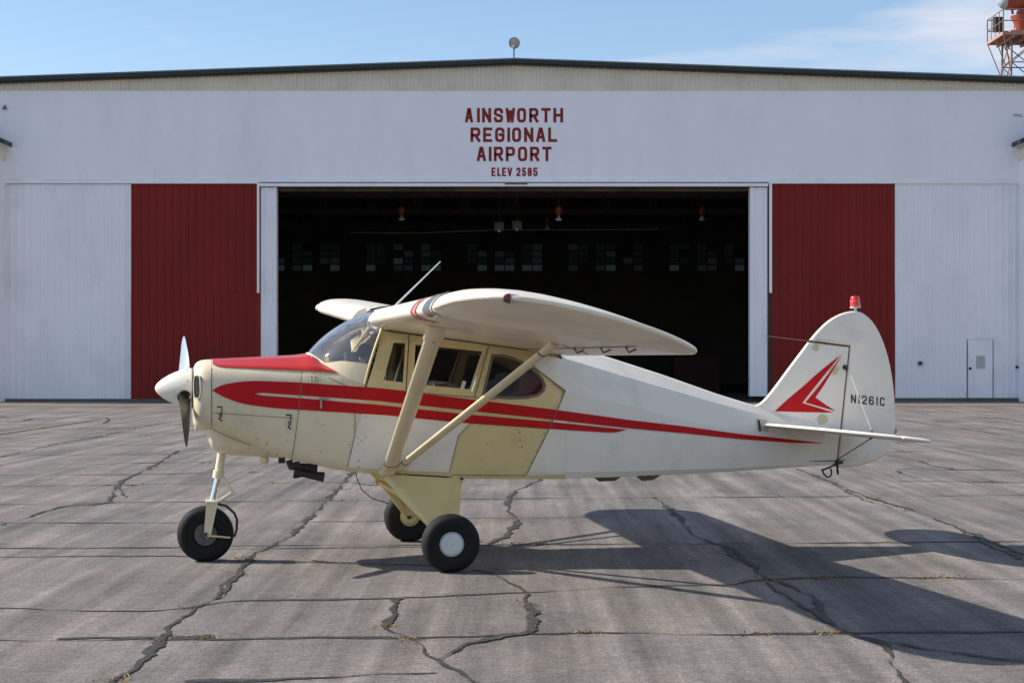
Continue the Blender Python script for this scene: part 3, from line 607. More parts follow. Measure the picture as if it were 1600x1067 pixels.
MB().box((-1.3, -1.3, 16.25), (1.3, 1.3, 16.38)).build('platform', M['tpink'], BT)
for t in (-.8, -.3, .3, .8): MB().box((t - .04, -1.28, 16.13), (t + .04, 1.28, 16.249)).build('platform_joist', M['tpink'], BT)
for sx in (-1, 1):
    for sy in (-1, 1):
        MB().tube([(sx * 1.25, sy * 1.25, 16.25), (sx * tl(14.6), sy * tl(14.6), 14.6)], .03, 6).build('knee_brace', M['tsteel'], BT)
    MB().tube([(sx * 1.25, 0, 16.25), (sx * tl(14.9), 0, 14.95)], .025, 6).build('knee_brace', M['tsteel'], BT)
c = 1.27
for (x, y) in ((-c, -c), (c, -c), (c, c), (-c, c), (0, -c), (-c, 0), (c, 0), (0, c), (-c, -.65), (-c, .65)):
    MB().tube([(x, y, 16.38), (x, y, 17.42)], .03 if abs(x) == abs(y) else .02, 6).build('rail_post', M['tsteel'], BT)
for z in (17.42, 16.9):
    MB().tube([(-c, -c, z), (c, -c, z), (c, c, z), (-c, c, z), (-c, -c, z)], .025, 6).build('handrail', M['tsteel'], BT)
MB().box((-1.22, .35, 16.72), (-.78, .62, 17.40)).box((-1.17, .33, 16.8), (-.83, .35, 17.3)).build('control_box', mat('dark_box', (0.035, 0.035, 0.035), .6), BT)
MB().box((-.7, -.5, 16.38), (.7, .5, 16.62)).build('beacon_pedestal', M['tpink'], BT)
MB().lathe([(.22, 16.62), (.30, 16.75), (.36, 16.95), (.52, 17.25), (.55, 17.36), (.3, 17.38), (.26, 17.6)], (0, 0, 0), (0, 0, 1), 22).build('beacon_turntable', M['tred'], BT, True)
MB().lathe([(.35, -.85), (.52, -.84), (.55, -.8), (.55, .8), (.52, .84), (.35, .85)], (0.05, 0, 18.2), (1, 0, 0), 26).build('beacon_drum', M['tred'], BT, True)
M['tglass'] = mat('beacon_glass', (0.45, 0.55, 0.58), 0.1, coat=0.6)
for s in (-1, 1):
    MB().lathe([(0, s * 1.26), (.3, s * 1.2), (.48, s * 1.02), (.53, s * .851)], (0.05, 0, 18.2), (1, 0, 0), 26).build('beacon_lens', M['tglass'], BT, True)
    MB().tube([(s * .45, 0, 17.45), (s * .62, 0, 18.2)], .06, 6).build('beacon_yoke', M['tred'], BT)

# ------------------------------------------------------------------ airplane
PSI = 0.21
AP = empty('light_airplane', (-0.684, 13.429, 0.0), PSI, 'cream and white high-wing light airplane with red stripes parked before the hangar', 'airplane')
def L3(u, v, z): return (u, -v, z)          # local axes: u aft, v towards the near (port) side, z up

# half-sections (w, z) from belly centre to top centre, by station u
SEC = {
 -1.75: [(0, 1.05), (.22, 1.05), (.34, 1.085), (.385, 1.15), (.405, 1.24), (.415, 1.34), (.405, 1.42), (.38, 1.495), (.32, 1.555), (.18, 1.593), (0, 1.60)],
 -1.45: [(0, .93), (.25, .93), (.36, .955), (.405, 1.03), (.43, 1.15), (.44, 1.28), (.435, 1.38), (.415, 1.465), (.355, 1.545), (.205, 1.602), (0, 1.613)],
 -1.08: [(0, .80), (.30, .80), (.405, .82), (.445, .90), (.465, 1.05), (.47, 1.20), (.465, 1.33), (.45, 1.43), (.395, 1.535), (.24, 1.612), (0, 1.632)],
 -.985: [(0, .782), (.32, .782), (.425, .80), (.46, .88), (.477, 1.04), (.482, 1.19), (.478, 1.32), (.463, 1.43), (.41, 1.54), (.25, 1.622), (0, 1.643)],
 -.86: [(0, .752), (.34, .752), (.447, .77), (.478, .85), (.491, 1.03), (.496, 1.18), (.494, 1.31), (.482, 1.425), (.43, 1.52), (.28, 1.56), (0, 1.58)],
 -.74: [(0, .727), (.36, .727), (.464, .745), (.492, .82), (.504, 1.02), (.508, 1.17), (.508, 1.30), (.50, 1.41), (.465, 1.478), (.30, 1.49), (0, 1.50)],
 -.58: [(0, .708), (.375, .708), (.482, .722), (.508, .79), (.518, 1.0), (.522, 1.16), (.522, 1.29), (.519, 1.37), (.505, 1.405), (.30, 1.41), (0, 1.41)],
 -.45: [(0, .70), (.38, .70), (.487, .713), (.512, .78), (.521, 1.0), (.526, 1.15), (.527, 1.365), (.522, 1.50), (.505, 1.83), (.3, 1.95), (0, 1.98)],
 0.0: [(0, .665), (.38, .665), (.488, .676), (.513, .745), (.522, .97), (.527, 1.12), (.528, 1.315), (.525, 1.47), (.508, 1.80), (.3, 1.95), (0, 1.98)],
 .45: [(0, .645), (.38, .645), (.486, .655), (.510, .72), (.519, .92), (.524, 1.08), (.525, 1.28), (.521, 1.43), (.503, 1.74), (.3, 1.9), (0, 1.94)],
 .75: [(0, .638), (.37, .638), (.476, .648), (.500, .71), (.511, .88), (.516, 1.04), (.516, 1.26), (.508, 1.395), (.470, 1.68), (.24, 1.83), (0, 1.86)],
 1.03: [(0, .634), (.36, .634), (.462, .644), (.486, .70), (.498, .86), (.503, 1.00), (.503, 1.24), (.493, 1.347), (.375, 1.615), (.12, 1.735), (0, 1.755)],
 1.5: [(0, .636), (.29, .636), (.380, .645), (.405, .69), (.418, .83), (.424, .95), (.424, 1.13), (.414, 1.242), (.30, 1.482), (.095, 1.605), (0, 1.624)],
 2.0: [(0, .643), (.215, .643), (.290, .652), (.316, .69), (.330, .80), (.336, .90), (.336, 1.03), (.327, 1.122), (.225, 1.345), (.07, 1.452), (0, 1.468)],
 2.5: [(0, .654), (.14, .654), (.200, .662), (.220, .69), (.233, .775), (.238, .85), (.238, .94), (.230, 1.01), (.155, 1.21), (.045, 1.285), (0, 1.298)],
 3.0: [(0, .672), (.07, .672), (.108, .68), (.122, .70), (.132, .76), (.136, .82), (.136, .89), (.130, .955), (.085, 1.085), (.03, 1.14), (0, 1.15)],
 3.55: [(0, .694), (.012, .694), (.021, .70), (.024, .715), (.027, .76), (.028, .81), (.028, .87), (.026, .92), (.022, .98), (.012, 1.02), (0, 1.025)],
}
SU = np.array(sorted(SEC)); SA = np.array([SEC[x] for x in SU])           # (n, 11, 2)
def sec(u):
    u = min(max(u, SU[0]), SU[-1]); i = int(np.searchsorted(SU, u, 'right') - 1); i = min(max(i, 0), len(SU) - 2)
    h = SU[i + 1] - SU[i]; t = (u - SU[i]) / h
    def slope(j):
        if j <= 0: return (SA[1] - SA[0]) / (SU[1] - SU[0])
        if j >= len(SU) - 1: return (SA[-1] - SA[-2]) / (SU[-1] - SU[-2])
        a = (SA[j] - SA[j - 1]) / (SU[j] - SU[j - 1]); b = (SA[j + 1] - SA[j]) / (SU[j + 1] - SU[j])
        return np.where(a * b <= 0, 0, 2 * a * b / (a + b + np.where(a + b == 0, 1e-9, 0)))
    m0, m1 = slope(i) * h, slope(i + 1) * h
    if u >= 1.03: return SA[i] * (1 - t) + SA[i + 1] * t
    return (2 * t**3 - 3 * t**2 + 1) * SA[i] + (t**3 - 2 * t**2 + t) * m0 + (-2 * t**3 + 3 * t**2) * SA[i + 1] + (t**3 - t**2) * m1
def hw(u, z):
    q = sec(u); return float(np.interp(z, q[2:, 1], q[2:, 0]))
def sharp_smooth(o, ang): 
    for p in o.data.polygons: p.use_smooth = True
    o.data.set_sharp_from_angle(angle=math.radians(ang))
def loft(name, us, r0, r1, m, ang=35, fine=True):
    """fuselage shell between section rows r0..r1, both sides"""
    v = []; f = []; n = r1 - r0 + 1
    for u in us:
        q = sec(u)
        for s in (1, -1):
            for k in range(r0, r1 + 1): v.append(L3(u, s * q[k, 0], q[k, 1]))
    for i in range(len(us) - 1):
        for s in (0, 1):
            for k in range(n - 1):
                a = i * 2 * n + s * n + k; b = a + 2 * n
                f.append((a, b, b + 1, a + 1) if s == 0 else (a, a + 1, b + 1, b))
    o = mk(name, v, f, m, AP); 
    bm = bmesh.new(); bm.from_mesh(o.data); bmesh.ops.remove_doubles(bm, verts=bm.verts, dist=1e-5)
    bmesh.ops.dissolve_degenerate(bm, edges=bm.edges, dist=1e-6); bmesh.ops.recalc_face_normals(bm, faces=bm.faces); bm.to_mesh(o.data); bm.free()
    sharp_smooth(o, ang); return o
lin = lambda a, b, n: [a + (b - a) * i / (n - 1) for i in range(n)]
cowling = loft('cowling', lin(-1.75, -1.08, 14), 0, 10, M['cowl'], 60)
fwd = loft('forward_fuselage', lin(-1.08, -.58, 16), 0, 10, M['cowl'], 60)
cabin = loft('cabin_body', lin(-.58, 1.03, 24), 0, 6, M['cream'], 50)
rear = loft('rear_fuselage', [1.033] + lin(1.1, 3.55, 26), 0, 10, M['white'], 9)

# polygon in (u, z) laid on the fuselage side
def on_side(name, pts, off, m, parent, grid=0.06, both=True, surf=None):
    surf = surf or hw
    def dens(pts):
        o = []
        for i in range(len(pts)):
            a = Vector(pts[i]); b = Vector(pts[(i + 1) % len(pts)]); k = max(1, int((b - a).length / grid))
            for j in range(k): o.append(a + (b - a) * j / k)
        return o
    P = dens(pts); n = len(P); us = [p.x for p in P]; zs = [p.y for p in P]
    def inside(x, y):
        c = False; j = n - 1
        for i in range(n):
            if (P[i].y > y) != (P[j].y > y) and x < (P[j].x - P[i].x) * (y - P[i].y) / (P[j].y - P[i].y) + P[i].x: c = not c
            j = i
        return c
    Q = list(P); x = min(us) + grid / 2
    while x < max(us):
        y = min(zs) + grid / 2
        while y < max(zs):
            if inside(x, y): Q.append(Vector((x, y)))
            y += grid
        x += grid
    vv, ee, ff, _, _, _ = delaunay_2d_cdt(Q, [(i, (i + 1) % n) for i in range(n)], [tuple(range(n))], 1, 1e-5)
    res = None
    for s in ((1, -1) if both else (1,)):
        res_ = mk(name, [L3(p.x, s * (surf(p.x, p.y) + off), p.y) for p in vv], [tuple(t) for t in ff], m, parent, True)
        res = res or res_
    return res
def strip_on_side(name, us, up, lo, off, m, parent, rows=4, both=True):
    for s in ((1, -1) if both else (1,)):
        v = []; f = []
        for u in us:
            a, b = up(u), lo(u)
            for r in range(rows + 1):
                z = b + (a - b) * r / rows; v.append(L3(u, s * (hw(u, z) + off), z))
        for i in range(len(us) - 1):
            for r in range(rows):
                k_ = i * (rows + 1) + r; f.append((k_, k_ + rows + 1, k_ + rows + 2, k_ + 1))
        mk(name, v, f, m, parent, True)
def line_on_side(name, pts, wd, off, m, parent, both=False):
    P = []
    for i in range(len(pts) - 1):
        a = Vector(pts[i]); b = Vector(pts[i + 1]); k_ = max(1, int((b - a).length / .04))
        P += [a + (b - a) * j / k_ for j in range(k_)]
    P.append(Vector(pts[-1])); v2, f2 = ribbon2d(P, wd / 2)
    for s in ((1, -1) if both else (1,)):
        mk(name, [L3(p.x, s * (hw(p.x, p.y) + off), p.y) for p in v2], f2, m, parent)

# white lower panel, white rear cover, stripes
on_side('fabric_panel', [(-.60, 1.20), (.275, 1.12), (.155, 1.0), (.085, .712), (-.40, .735), (-.716, .765), (-.66, 1.01)], .005, M['white'], AP, .03)
on_side('rear_cover', [(1.0315, 1.351), (.906, 1.07), (.705, .675), (1.0315, .675)], .005, M['white'], AP, .03)
on_side('rear_cover', [(.775, 1.541), (1.0315, 1.352), (1.0315, 1.60), (.85, 1.64)], .005, M['white'], AP, .03)
c_up = lambda u: interp([-1.749, -1.72, -1.686, -1.64, -1.588, -1.51, -1.418, -1.123, -.8, -.474, .189, .895, 1.577, 2.089, 2.593, 3.107, 3.40], [1.362, 1.382, 1.398, 1.412, 1.421, 1.431, 1.435, 1.424, 1.401, 1.377, 1.293, 1.205, 1.109, 1.047, .976, .917, .882], u)
c_lo = lambda u: interp([-1.749, -1.72, -1.686, -1.64, -1.564, -1.49, -1.418, -1.3, -1.172, -.8, -.424, .189, .895, 1.396, 1.45, 1.565], [1.362, 1.343, 1.324, 1.302, 1.273, 1.255, 1.242, 1.227, 1.216, 1.192, 1.166, 1.10, 1.045, 1.009, 1.006, 1.0285], u)
g_up = lambda u: interp([-1.428, -1.39, -1.074, -.474, .189, .895, 1.577, 2.089, 2.593, 3.107, 3.40], [1.337, 1.344, 1.322, 1.276, 1.202, 1.122, 1.041, .990, .933, .890, .878], u)
g_lo = lambda u: interp([-1.428, -1.39, -1.074, -.474, .189, .895, 1.565], [1.336, 1.324, 1.300, 1.246, 1.171, 1.104, 1.0295], u)
strip_on_side('red_stripe', lin(-1.749, -1.428, 16), c_up, c_lo, .008, M['red'], AP, 8)
strip_on_side('red_stripe', lin(-1.428, 3.40, 90), c_up, g_up, .008, M['red'], AP, 5)
strip_on_side('red_stripe', lin(-1.428, 1.565, 60), g_lo, c_lo, .008, M['red'], AP, 5)
# red cowl top
def red_top():
    v = []; f = []; N = 22; us = lin(-1.742, -.755, 44)
    for u in us:
        q = sec(u); zlo = interp([-1.742, -1.70, -1.65, -1.018, -.745], [1.558, 1.543, 1.537, 1.508, 1.493], u)
        zhi = interp([-.985, -.86, -.755], [1.645, 1.545, 1.502], u) if u > -.985 else 9
        poly = [(p[0], p[1]) for p in q]; pl = [(hw(u, zlo), zlo)]
        for p in poly:
            if zlo < p[1] <= zhi: pl.append(p)
        if zhi < 9:
            wz = float(np.interp(zhi, q[:, 1], q[:, 0])); pl.append((wz, max(zhi, zlo + 1e-4)))
        d = [0]
        for a, b in zip(pl, pl[1:]): d.append(d[-1] + math.hypot(b[0] - a[0], b[1] - a[1]) + 1e-7)
        pa = np.array(pl)
        for j in range(N + 1):
            t = d[-1] * j / N; w_ = float(np.interp(t, d, pa[:, 0])); z_ = float(np.interp(t, d, pa[:, 1]))
            nl = math.hypot(w_ * 1.2, z_ - 1.25) + 1e-9
            v.append((u, w_ + .005 * w_ * 1.2 / nl, z_ + .005 * (z_ - 1.25) / nl))
    for i in range(len(us) - 1):
        for j in range(N):
            k_ = i * (N + 1) + j; f.append((k_, k_ + N + 1, k_ + N + 2, k_ + 1))
    for s in (1, -1): mk('red_cowl_top', [L3(a, s * b, c_) for a, b, c_ in v], f, M['redtop'], AP, True)
red_top()

# nose bowl
def nose_bowl():
    base = sec(-1.75); v = []; f = []
    ring = [(p[0], p[1]) for p in base] + [(-p[0], p[1]) for p in base[-2:0:-1]]
    lev = [(-1.752, 1.0), (-1.79, .995), (-1.825, .972), (-1.853, .925), (-1.873, .85), (-1.884, .75), (-1.888, .55), (-1.888, .30)]
    n = len(ring)
    for u, k_ in lev:
        for w_, z_ in ring: v.append(L3(u + (0.012 if z_ > 1.5 else 0) * (1 - k_), w_ * k_, 1.345 + (z_ - 1.345) * (k_ if z_ > 1.345 else 0.5 + 0.5 * k_)))
    for i in range(len(lev) - 1):
        for j in range(n): f.append((i * n + j, i * n + (j + 1) % n, (i + 1) * n + (j + 1) % n, (i + 1) * n + j))
    f.append(tuple(range((len(lev) - 1) * n, len(lev) * n)))
    o = mk('nose_bowl', v, f, M['cowl'], AP, True, 60); return o
nb = nose_bowl()
for s in (1, -1):   # cooling inlets: dark slot with a rolled lip
    c0 = Vector(L3(-1.850, s * .366, 1.388)); nrm = Vector(L3(-.66, s * .75, 0)).normalized(); tx = Vector(L3(.75, s * .66, 0)).normalized(); tz = Vector((0, 0, 1))
    out1 = []; n = 20
    for i in range(n):
        t = 2 * math.pi * i / n; a = math.cos(t); b = math.sin(t)
        out1.append((math.copysign(abs(a) ** .8, a) * .030, math.copysign(abs(b) ** .55, b) * .086))
    mb = MB(); vs = [c0 + nrm * .022 + tx * a + tz * b for a, b in out1] + [c0 - nrm * .01 + tx * a + tz * b for a, b in out1]
    mk('air_inlet', vs, [tuple(range(n))] + [(i, (i + 1) % n, n + (i + 1) % n, n + i) for i in range(n)], M['black'], nb)
    lp = [c0 + nrm * .020 + tx * a * 1.12 + tz * b * 1.05 for a, b in out1]
    MB().tube(lp + [lp[0]], .006, 6, cap=False).build('inlet_lip', M['cowl'], nb, True)
MB().box(L3(-1.872, .16, 1.045), L3(-1.758, -.16, 1.12)).build('lower_lip', M['cowl'], nb)

# chin cowl with the carburettor box
def chin():
    st = [(-1.772, 1.07, 1.02, .20), (-1.768, 1.07, .955, .25), (-1.74, 1.06, .895, .27), (-1.68, 1.05, .855, .28), (-1.55, 1.0, .838, .28), (-1.40, .95, .828, .27), (-1.27, .90, .818, .25), (-1.16, .86, .812, .20)]
    v = []; f = []; n = 13
    for u, zt, zb, w_ in st:
        for j in range(n):
            t = math.pi * j / (n - 1); a = math.cos(t); b = math.sin(t)
            v.append(L3(u, math.copysign(abs(a) ** .6, a) * w_, zt - (zt - zb) * b ** .55))
    for i in range(len(st) - 1):
        for j in range(n - 1): f.append((i * n + j, i * n + j + 1, (i + 1) * n + j + 1, (i + 1) * n + j))
    f.append(tuple(range(n))); f.append(tuple(range((len(st) - 1) * n, len(st) * n)))
    return mk('chin_cowl', v, f, M['cowl'], AP, True, 55)
chin()
MB().lathe([(.02, 0), (.036, .015), (.038, .045), (.02, .06)], L3(-1.33, .17, .835), (-.3, 0, -1), 14).build('belly_scoop', M['strut'], AP, True)
MB().box(L3(-1.22, .12, .775), L3(-1.17, .06, .83)).build('drain_tab', M['exhaust'], AP)

# spinner and propeller
HUB = (-1.955, 0, 1.372)
def spinner():
    prof = [(0, -.228), (.022, -.222), (.045, -.205), (.075, -.170), (.103, -.125), (.127, -.075), (.146, -.02), (.157, .03), (.160, .055), (.155, .057)]
    return MB().lathe([(r, h) for r, h in prof], HUB, (1, 0, 0), 36).build('spinner', M['spinner'], AP, True, 50)
sp = spinner()
TH = 1.12
def blade(sgn, m):
    d = Vector(L3(0, math.sin(TH), -math.cos(TH))) * sgn; ax = Vector((1, 0, 0)); tn = ax.cross(d)
    v = []; f = []; st = [(.09, .085, 58, .030), (.18, .12, 48, .026), (.3, .148, 38, .022), (.45, .155, 30, .017), (.6, .142, 25, .013), (.75, .118, 21, .010), (.86, .088, 19, .008), (.915, .055, 18, .006), (.94, .012, 18, .003)]
    n = 10
    for r, ch, pit, th in st:
        p = math.radians(pit); cd_ = tn * math.cos(p) + ax * math.sin(p); nd = -tn * math.sin(p) + ax * math.cos(p)
        for j in range(n):
            t = 2 * math.pi * j / n; v.append(Vector(HUB) + d * r + cd_ * math.cos(t) * ch / 2 + nd * math.sin(t) * th / 2)
    for i in range(len(st) - 1):
        for j in range(n): f.append((i * n + j, i * n + (j + 1) % n, (i + 1) * n + (j + 1) % n, (i + 1) * n + j))
    f.append(tuple(range(n))); f.append(tuple(range((len(st) - 1) * n, len(st) * n)))
    mk('propeller_blade', v, f, m, AP, True, 50)
    c0 = Vector(HUB) + d * .147
    MB().lathe([(.056, -.012), (.056, .010)], c0, d, 20).build('blade_cutout', M['black'], sp)
blade(1, M['bladedark']); blade(-1, M['bladelight'])
MB().lathe([(.155, .057), (.16, .062), (.16, .068), (.10, .07)], HUB, (1, 0, 0), 30).build('spinner_backplate', M['seam'], AP)
for t in (0.4, 1.2, 2.0, 5.2):
    a = Vector(L3(-1.93, .150 * math.cos(t), 1.372 + .150 * math.sin(t)))
    MB().lathe([(.006, 0), (.006, .008)], a, (0, -math.cos(t), math.sin(t)), 8).build('spinner_screw', M['alloy'], sp)

# cowl seams, latches, hinge plate, step handle
line_on_side('panel_seam', [(-1.052, 1.60), (-1.073, 1.42), (-1.083, 1.28), (-1.122, .96), (-1.14, .835)], .005, .0095, M['seam'], AP, True)
line_on_side('panel_seam', [(-1.752, 1.575), (-1.754, 1.40), (-1.752, 1.09)], .006, .004, M['seam'], AP, True)
line_on_side('panel_seam', [(-1.745, 1.19), (-1.4, 1.165), (-1.13, 1.145)], .004, .003, M['seam'], AP, True)
line_on_side('panel_seam', [(-1.762, 1.068), (-1.60, .99), (-1.45, .935)], .005, .004, M['seam'], AP, True)
line_on_side('panel_seam', [(-.66, 1.19), (-.66, 1.01), (-.716, .765)], .005, .0075, M['seam'], AP)
line_on_side('panel_seam', [(.255, 1.10), (.155, 1.0), (.085, .715)], .005, .0075, M['seam'], AP)
line_on_side('panel_seam', [(.775, 1.541), (1.0305, 1.351), (.906, 1.07), (.705, .675), (.10, .69)], .005, .0085, M['seam'], AP)
line_on_side('panel_seam', [(-.86, 1.46), (-.74, 1.40), (-.62, 1.365), (-.5, 1.345)], .005, .005, M['seam'], AP)
line_on_side('sill_seam', [(-.5, 1.375), (0, 1.325), (.3, 1.30), (.45, 1.285)], .006, .004, M['seam'], AP)
for (u, z) in ((-1.694, 1.18), (-1.17, 1.115)):
    w_ = hw(u, z); e_ = MB()
    e_.tube([L3(u - .02, w_ + .012, z + .055), L3(u + .022, w_ + .012, z + .055)], .005, 6).tube([L3(u + .018, w_ + .012, z + .05), L3(u + .018, w_ + .012, z - .0)], .0035, 6)
    e_.tube([L3(u - .004, w_ + .012, z + .004), L3(u + .016, w_ + .012, z - .012), L3(u - .002, w_ + .012, z - .035), L3(u + .018, w_ + .010, z - .055)], .006, 6)
    e_.build('cowl_latch', M['exhaust'], AP)
on_side('hinge_plate', [(-1.005, 1.475), (-.945, 1.475), (-.945, 1.425), (-1.005, 1.425)], .007, M['cowl'], AP, .03)
for a in (-.99, -.96):
    for b in (1.438, 1.462): MB().lathe([(.006, 0), (.006, .004)], L3(a, hw(a, b) + .007, b), (0, -1, 0), 8).build('screw', M['exhaust'], AP)
MB().box(L3(-.93, hw(-.92, 1.26) + .03, 1.22), L3(-.915, hw(-.92, 1.26), 1.30)).box(L3(-.93, hw(-.92, 1.3) + .03, 1.292), L3(-.86, hw(-.9, 1.3) + .006, 1.30)).build('step_handle', M['alloy'], AP)
rg = random.Random(3)
for i in range(46):
    u = rg.choice([rg.uniform(-.7, -.55), rg.uniform(.15, .9), rg.uniform(-1.7, -.9)]); z = rg.uniform(.75, 1.25)
    MB().lathe([(rg.uniform(.003, .006), 0), (.002, .002)], L3(u, hw(u, z) + .0085, z), (0, -1, 0), 6).build('paint_chip', M['rust'], AP)

# windshield
def windshield():
    B = [(-.988, 0.0, 1.644), (-.972, .12, 1.636), (-.94, .22, 1.610), (-.885, .33, 1.565), (-.80, .425, 1.510), (-.70, .478, 1.448), (-.585, .512, 1.405)]
    T = [(-.475, 0.0, 1.985), (-.475, .1, 1.98), (-.475, .2, 1.97), (-.475, .3, 1.95), (-.47, .39, 1.92), (-.46, .455, 1.885), (-.445, .492, 1.84)]
    bul = [.056, .055, .052, .045, .034, .022, .010]; n = 12
    for s in (1,):
        cols = []
        for sgn in (1, -1):
            rngk = range(len(B)) if sgn == 1 else range(1, len(B))
            for i in rngk:
                b = Vector(B[i]); t = Vector(T[i]); col = []
                for j in range(n + 1):
                    q = j / n; p = b.lerp(t, q) + Vector((-.62, .35 if i > 2 else 0, .65)) * bul[i] * 4 * q * (1 - q)
                    col.append(L3(p.x, sgn * p.y, p.z))
                cols.append((sgn * B[i][1], col))
        cols.sort(key=lambda c_: c_[0]); v = [p for c_ in cols for p in c_[1]]; f = []
        for i in range(len(cols) - 1):
            for j in range(n): a = i * (n + 1) + j; f.append((a, a + 1, a + n + 2, a + n + 1))
        ws = mk('windshield', v, f, M['glass'], AP, True)
        bs = [Vector(c_[1][0]) + Vector((0, 0, .004)) for c_ in cols]; MB().tube(bs, .009, 6, cap=False).build('windshield_seal', M['cowl'], ws, True)
        for sgn in (1, -1):      # cream skin imitating a ground reflection on the glass's lower rear corner
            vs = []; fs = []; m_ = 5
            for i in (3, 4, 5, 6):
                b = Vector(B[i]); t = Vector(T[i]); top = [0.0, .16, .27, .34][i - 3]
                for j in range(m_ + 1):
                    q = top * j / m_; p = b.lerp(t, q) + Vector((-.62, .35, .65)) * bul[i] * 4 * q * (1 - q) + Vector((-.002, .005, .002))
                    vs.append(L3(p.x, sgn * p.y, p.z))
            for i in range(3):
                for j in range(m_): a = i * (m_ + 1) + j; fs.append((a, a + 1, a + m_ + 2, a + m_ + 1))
            mk('corner_reflection', vs, fs, M['cowl'], ws, True)
        MB().tube([Vector(c_[1][-1]) + Vector((0, 0, .006)) for c_ in cols], .012, 6, cap=False).build('windshield_header', M['black'], ws, True)
        for side in (0, -1): MB().tube([Vector(p) for p in cols[side][1]], .011, 6).build('windshield_post', M['cream'], ws, True)
windshield()
MB().tube([L3(-.475, -.02, 1.995), L3(-.38, -.02, 2.012), L3(-.25, -.02, 2.03)], .016, 8).build('roof_trim', M['black'], AP, True)
# white boot fairing seen through the glass, instrument panel, control wheels, compass, V braces
on_panel = MB(); on_panel.box(L3(-.60, .46, 1.30), L3(-.575, -.46, 1.545)); on_panel.build('instrument_panel', M['cream'], AP)
MB().box(L3(-.66, .40, 1.546), L3(-.56, -.40, 1.566)).build('glareshield', M['seatdark'], AP)
for v0 in (.24, -.24):
    c0 = Vector(L3(-.46, v0, 1.56)); rr = .105; pts = [c0 + Vector((0, rr * math.cos(t), rr * math.sin(t) * .8)) for t in lin(math.radians(-150), math.radians(-30 + 120), 14)]
    MB().tube([L3(-.58, v0, 1.53), c0], .016, 8).tube([c0 + Vector((0, rr * math.cos(t), rr * math.sin(t) * .75)) for t in lin(0, 2 * math.pi, 20)], .014, 7, cap=False).tube([c0 + Vector((0, -rr, 0)), c0 + Vector((0, rr, 0))], .014, 7).build('control_wheel', M['black'], AP, True)
MB().lathe([(.03, -.035), (.062, -.025), (.066, 0), (.062, .025), (.03, .035)], L3(-.56, .37, 1.665), (.35, 1, .1), 18).build('headset', M['black'], AP, True)
MB().lathe([(.025, -.03), (.052, -.02), (.056, 0), (.052, .02), (.025, .03)], L3(-.50, .39, 1.635), (-.3, 1, 0), 18).build('headset', M['black'], AP, True); MB().box(L3(-.70, .30, 1.50), L3(-.60, .10, 1.66)).build('radio_unit', M['black'], AP); MB().lathe([(0, .036), (.025, .034), (.034, .031)], L3(-.50, .39, 1.635), (.3, -1, 0), 14).build('headset_cap', M['alloy'], AP, True)
MB().lathe([(.0, -.025), (.022, -.02), (.026, 0), (.022, .02), (0, .025)], L3(-.49, .33, 1.80), (1, -1, 0), 14).build('compass', M['alloy'], AP, True)
MB().tube([L3(-.66, .0, 1.60), L3(-.44, .42, 1.86)], .013, 8).tube([L3(-.66, 0, 1.60), L3(-.44, -.42, 1.86)], .013, 8).build('cabin_brace', M['cream'], AP, True)
MB().tube([L3(-.10, .47, 1.78), L3(-.22, .48, 1.36)], .012, 8).tube([L3(-.10, -.47, 1.78), L3(-.22, -.48, 1.36)], .012, 8).build('cabin_brace', M['cream'], AP, True)
def seat(u, v0, v1, zt, m, name):
    pr = [(0, .86), (.42, .88), (.46, .98), (.44, 1.02), (.10, .99), (.36, 1.0)]
    mb = MB(); mb.box(L3(u, v1, .85), L3(u + .42, v0, 1.0))
    w0, w1 = v0 + .03, v1 - .03
    vs = [L3(u + .36, v0, .95), L3(u + .36, v1, .95), L3(u + .48, v1, .95), L3(u + .48, v0, .95), L3(u + .47, w0, zt), L3(u + .47, w1, zt), L3(u + .56, w1, zt), L3(u + .56, w0, zt)]
    mb.add(vs, [(0, 1, 2, 3), (4, 7, 6, 5), (0, 4, 5, 1), (1, 5, 6, 2), (2, 6, 7, 3), (3, 7, 4, 0)])
    o = mb.build(name, m, AP); bv = o.modifiers.new('bevel', 'BEVEL'); bv.width = .03; bv.segments = 2; return o
seat(-.42, .05, .44, 1.42, M['seatdark'], 'front_seat'); seat(-.42, -.44, -.05, 1.42, M['seatdark'], 'front_seat')
seat(.40, -.43, .43, 1.50, M['seatred'], 'rear_seat')
MB().box(L3(-.02, .43, 1.35), L3(.13, .37, 1.41)).build('map_pouch', mat('tan_leather', (.4, .2, .1), .5), AP)
mk('baggage_bulkhead', [L3(.96, .46, .7), L3(.96, -.46, .7), L3(.96, -.36, 1.6), L3(.96, .36, 1.6)], [(0, 1, 2, 3)], M['seatdark'], AP)
mk('cabin_floor', [L3(-.58, .48, .78), L3(-.58, -.48, .78), L3(.96, -.48, .78), L3(.96, .48, .78)], [(0, 1, 2, 3)], M['seatdark'], AP)

# cabin side panels with window openings
WL = lambda u: 1.862 - .14 * (u + .565)                      # underside of the wing root
wA = [(-.452, 1.430), (-.275, 1.408), (-.250, 1.738), (-.365, 1.742)]
wB = [(-.215, 1.398), (.253, 1.352), (.366, 1.672), (-.195, 1.728)]
wC = [(.352, 1.314), (.47, 1.300), (.60, 1.293), (.71, 1.297), (.80, 1.316), (.845, 1.350), (.858, 1.390), (.845, 1.435), (.81, 1.48), (.75, 1.53), (.68, 1.575), (.60, 1.607), (.52, 1.628), (.433, 1.632)]
outer = [(-.58, 1.355), (-.45, 1.362), (-.2, 1.336), (0, 1.313), (.2, 1.298), (.45, 1.278), (.75, 1.258), (1.03, 1.238), (1.03, 1.59), (.95, 1.66), (.7, WL(.7) + .02), (.3, WL(.3) + .02), (0, WL(0) + .02), (-.3, WL(-.3) + .02), (-.435, WL(-.435) + .02), (-.50, 1.60)]
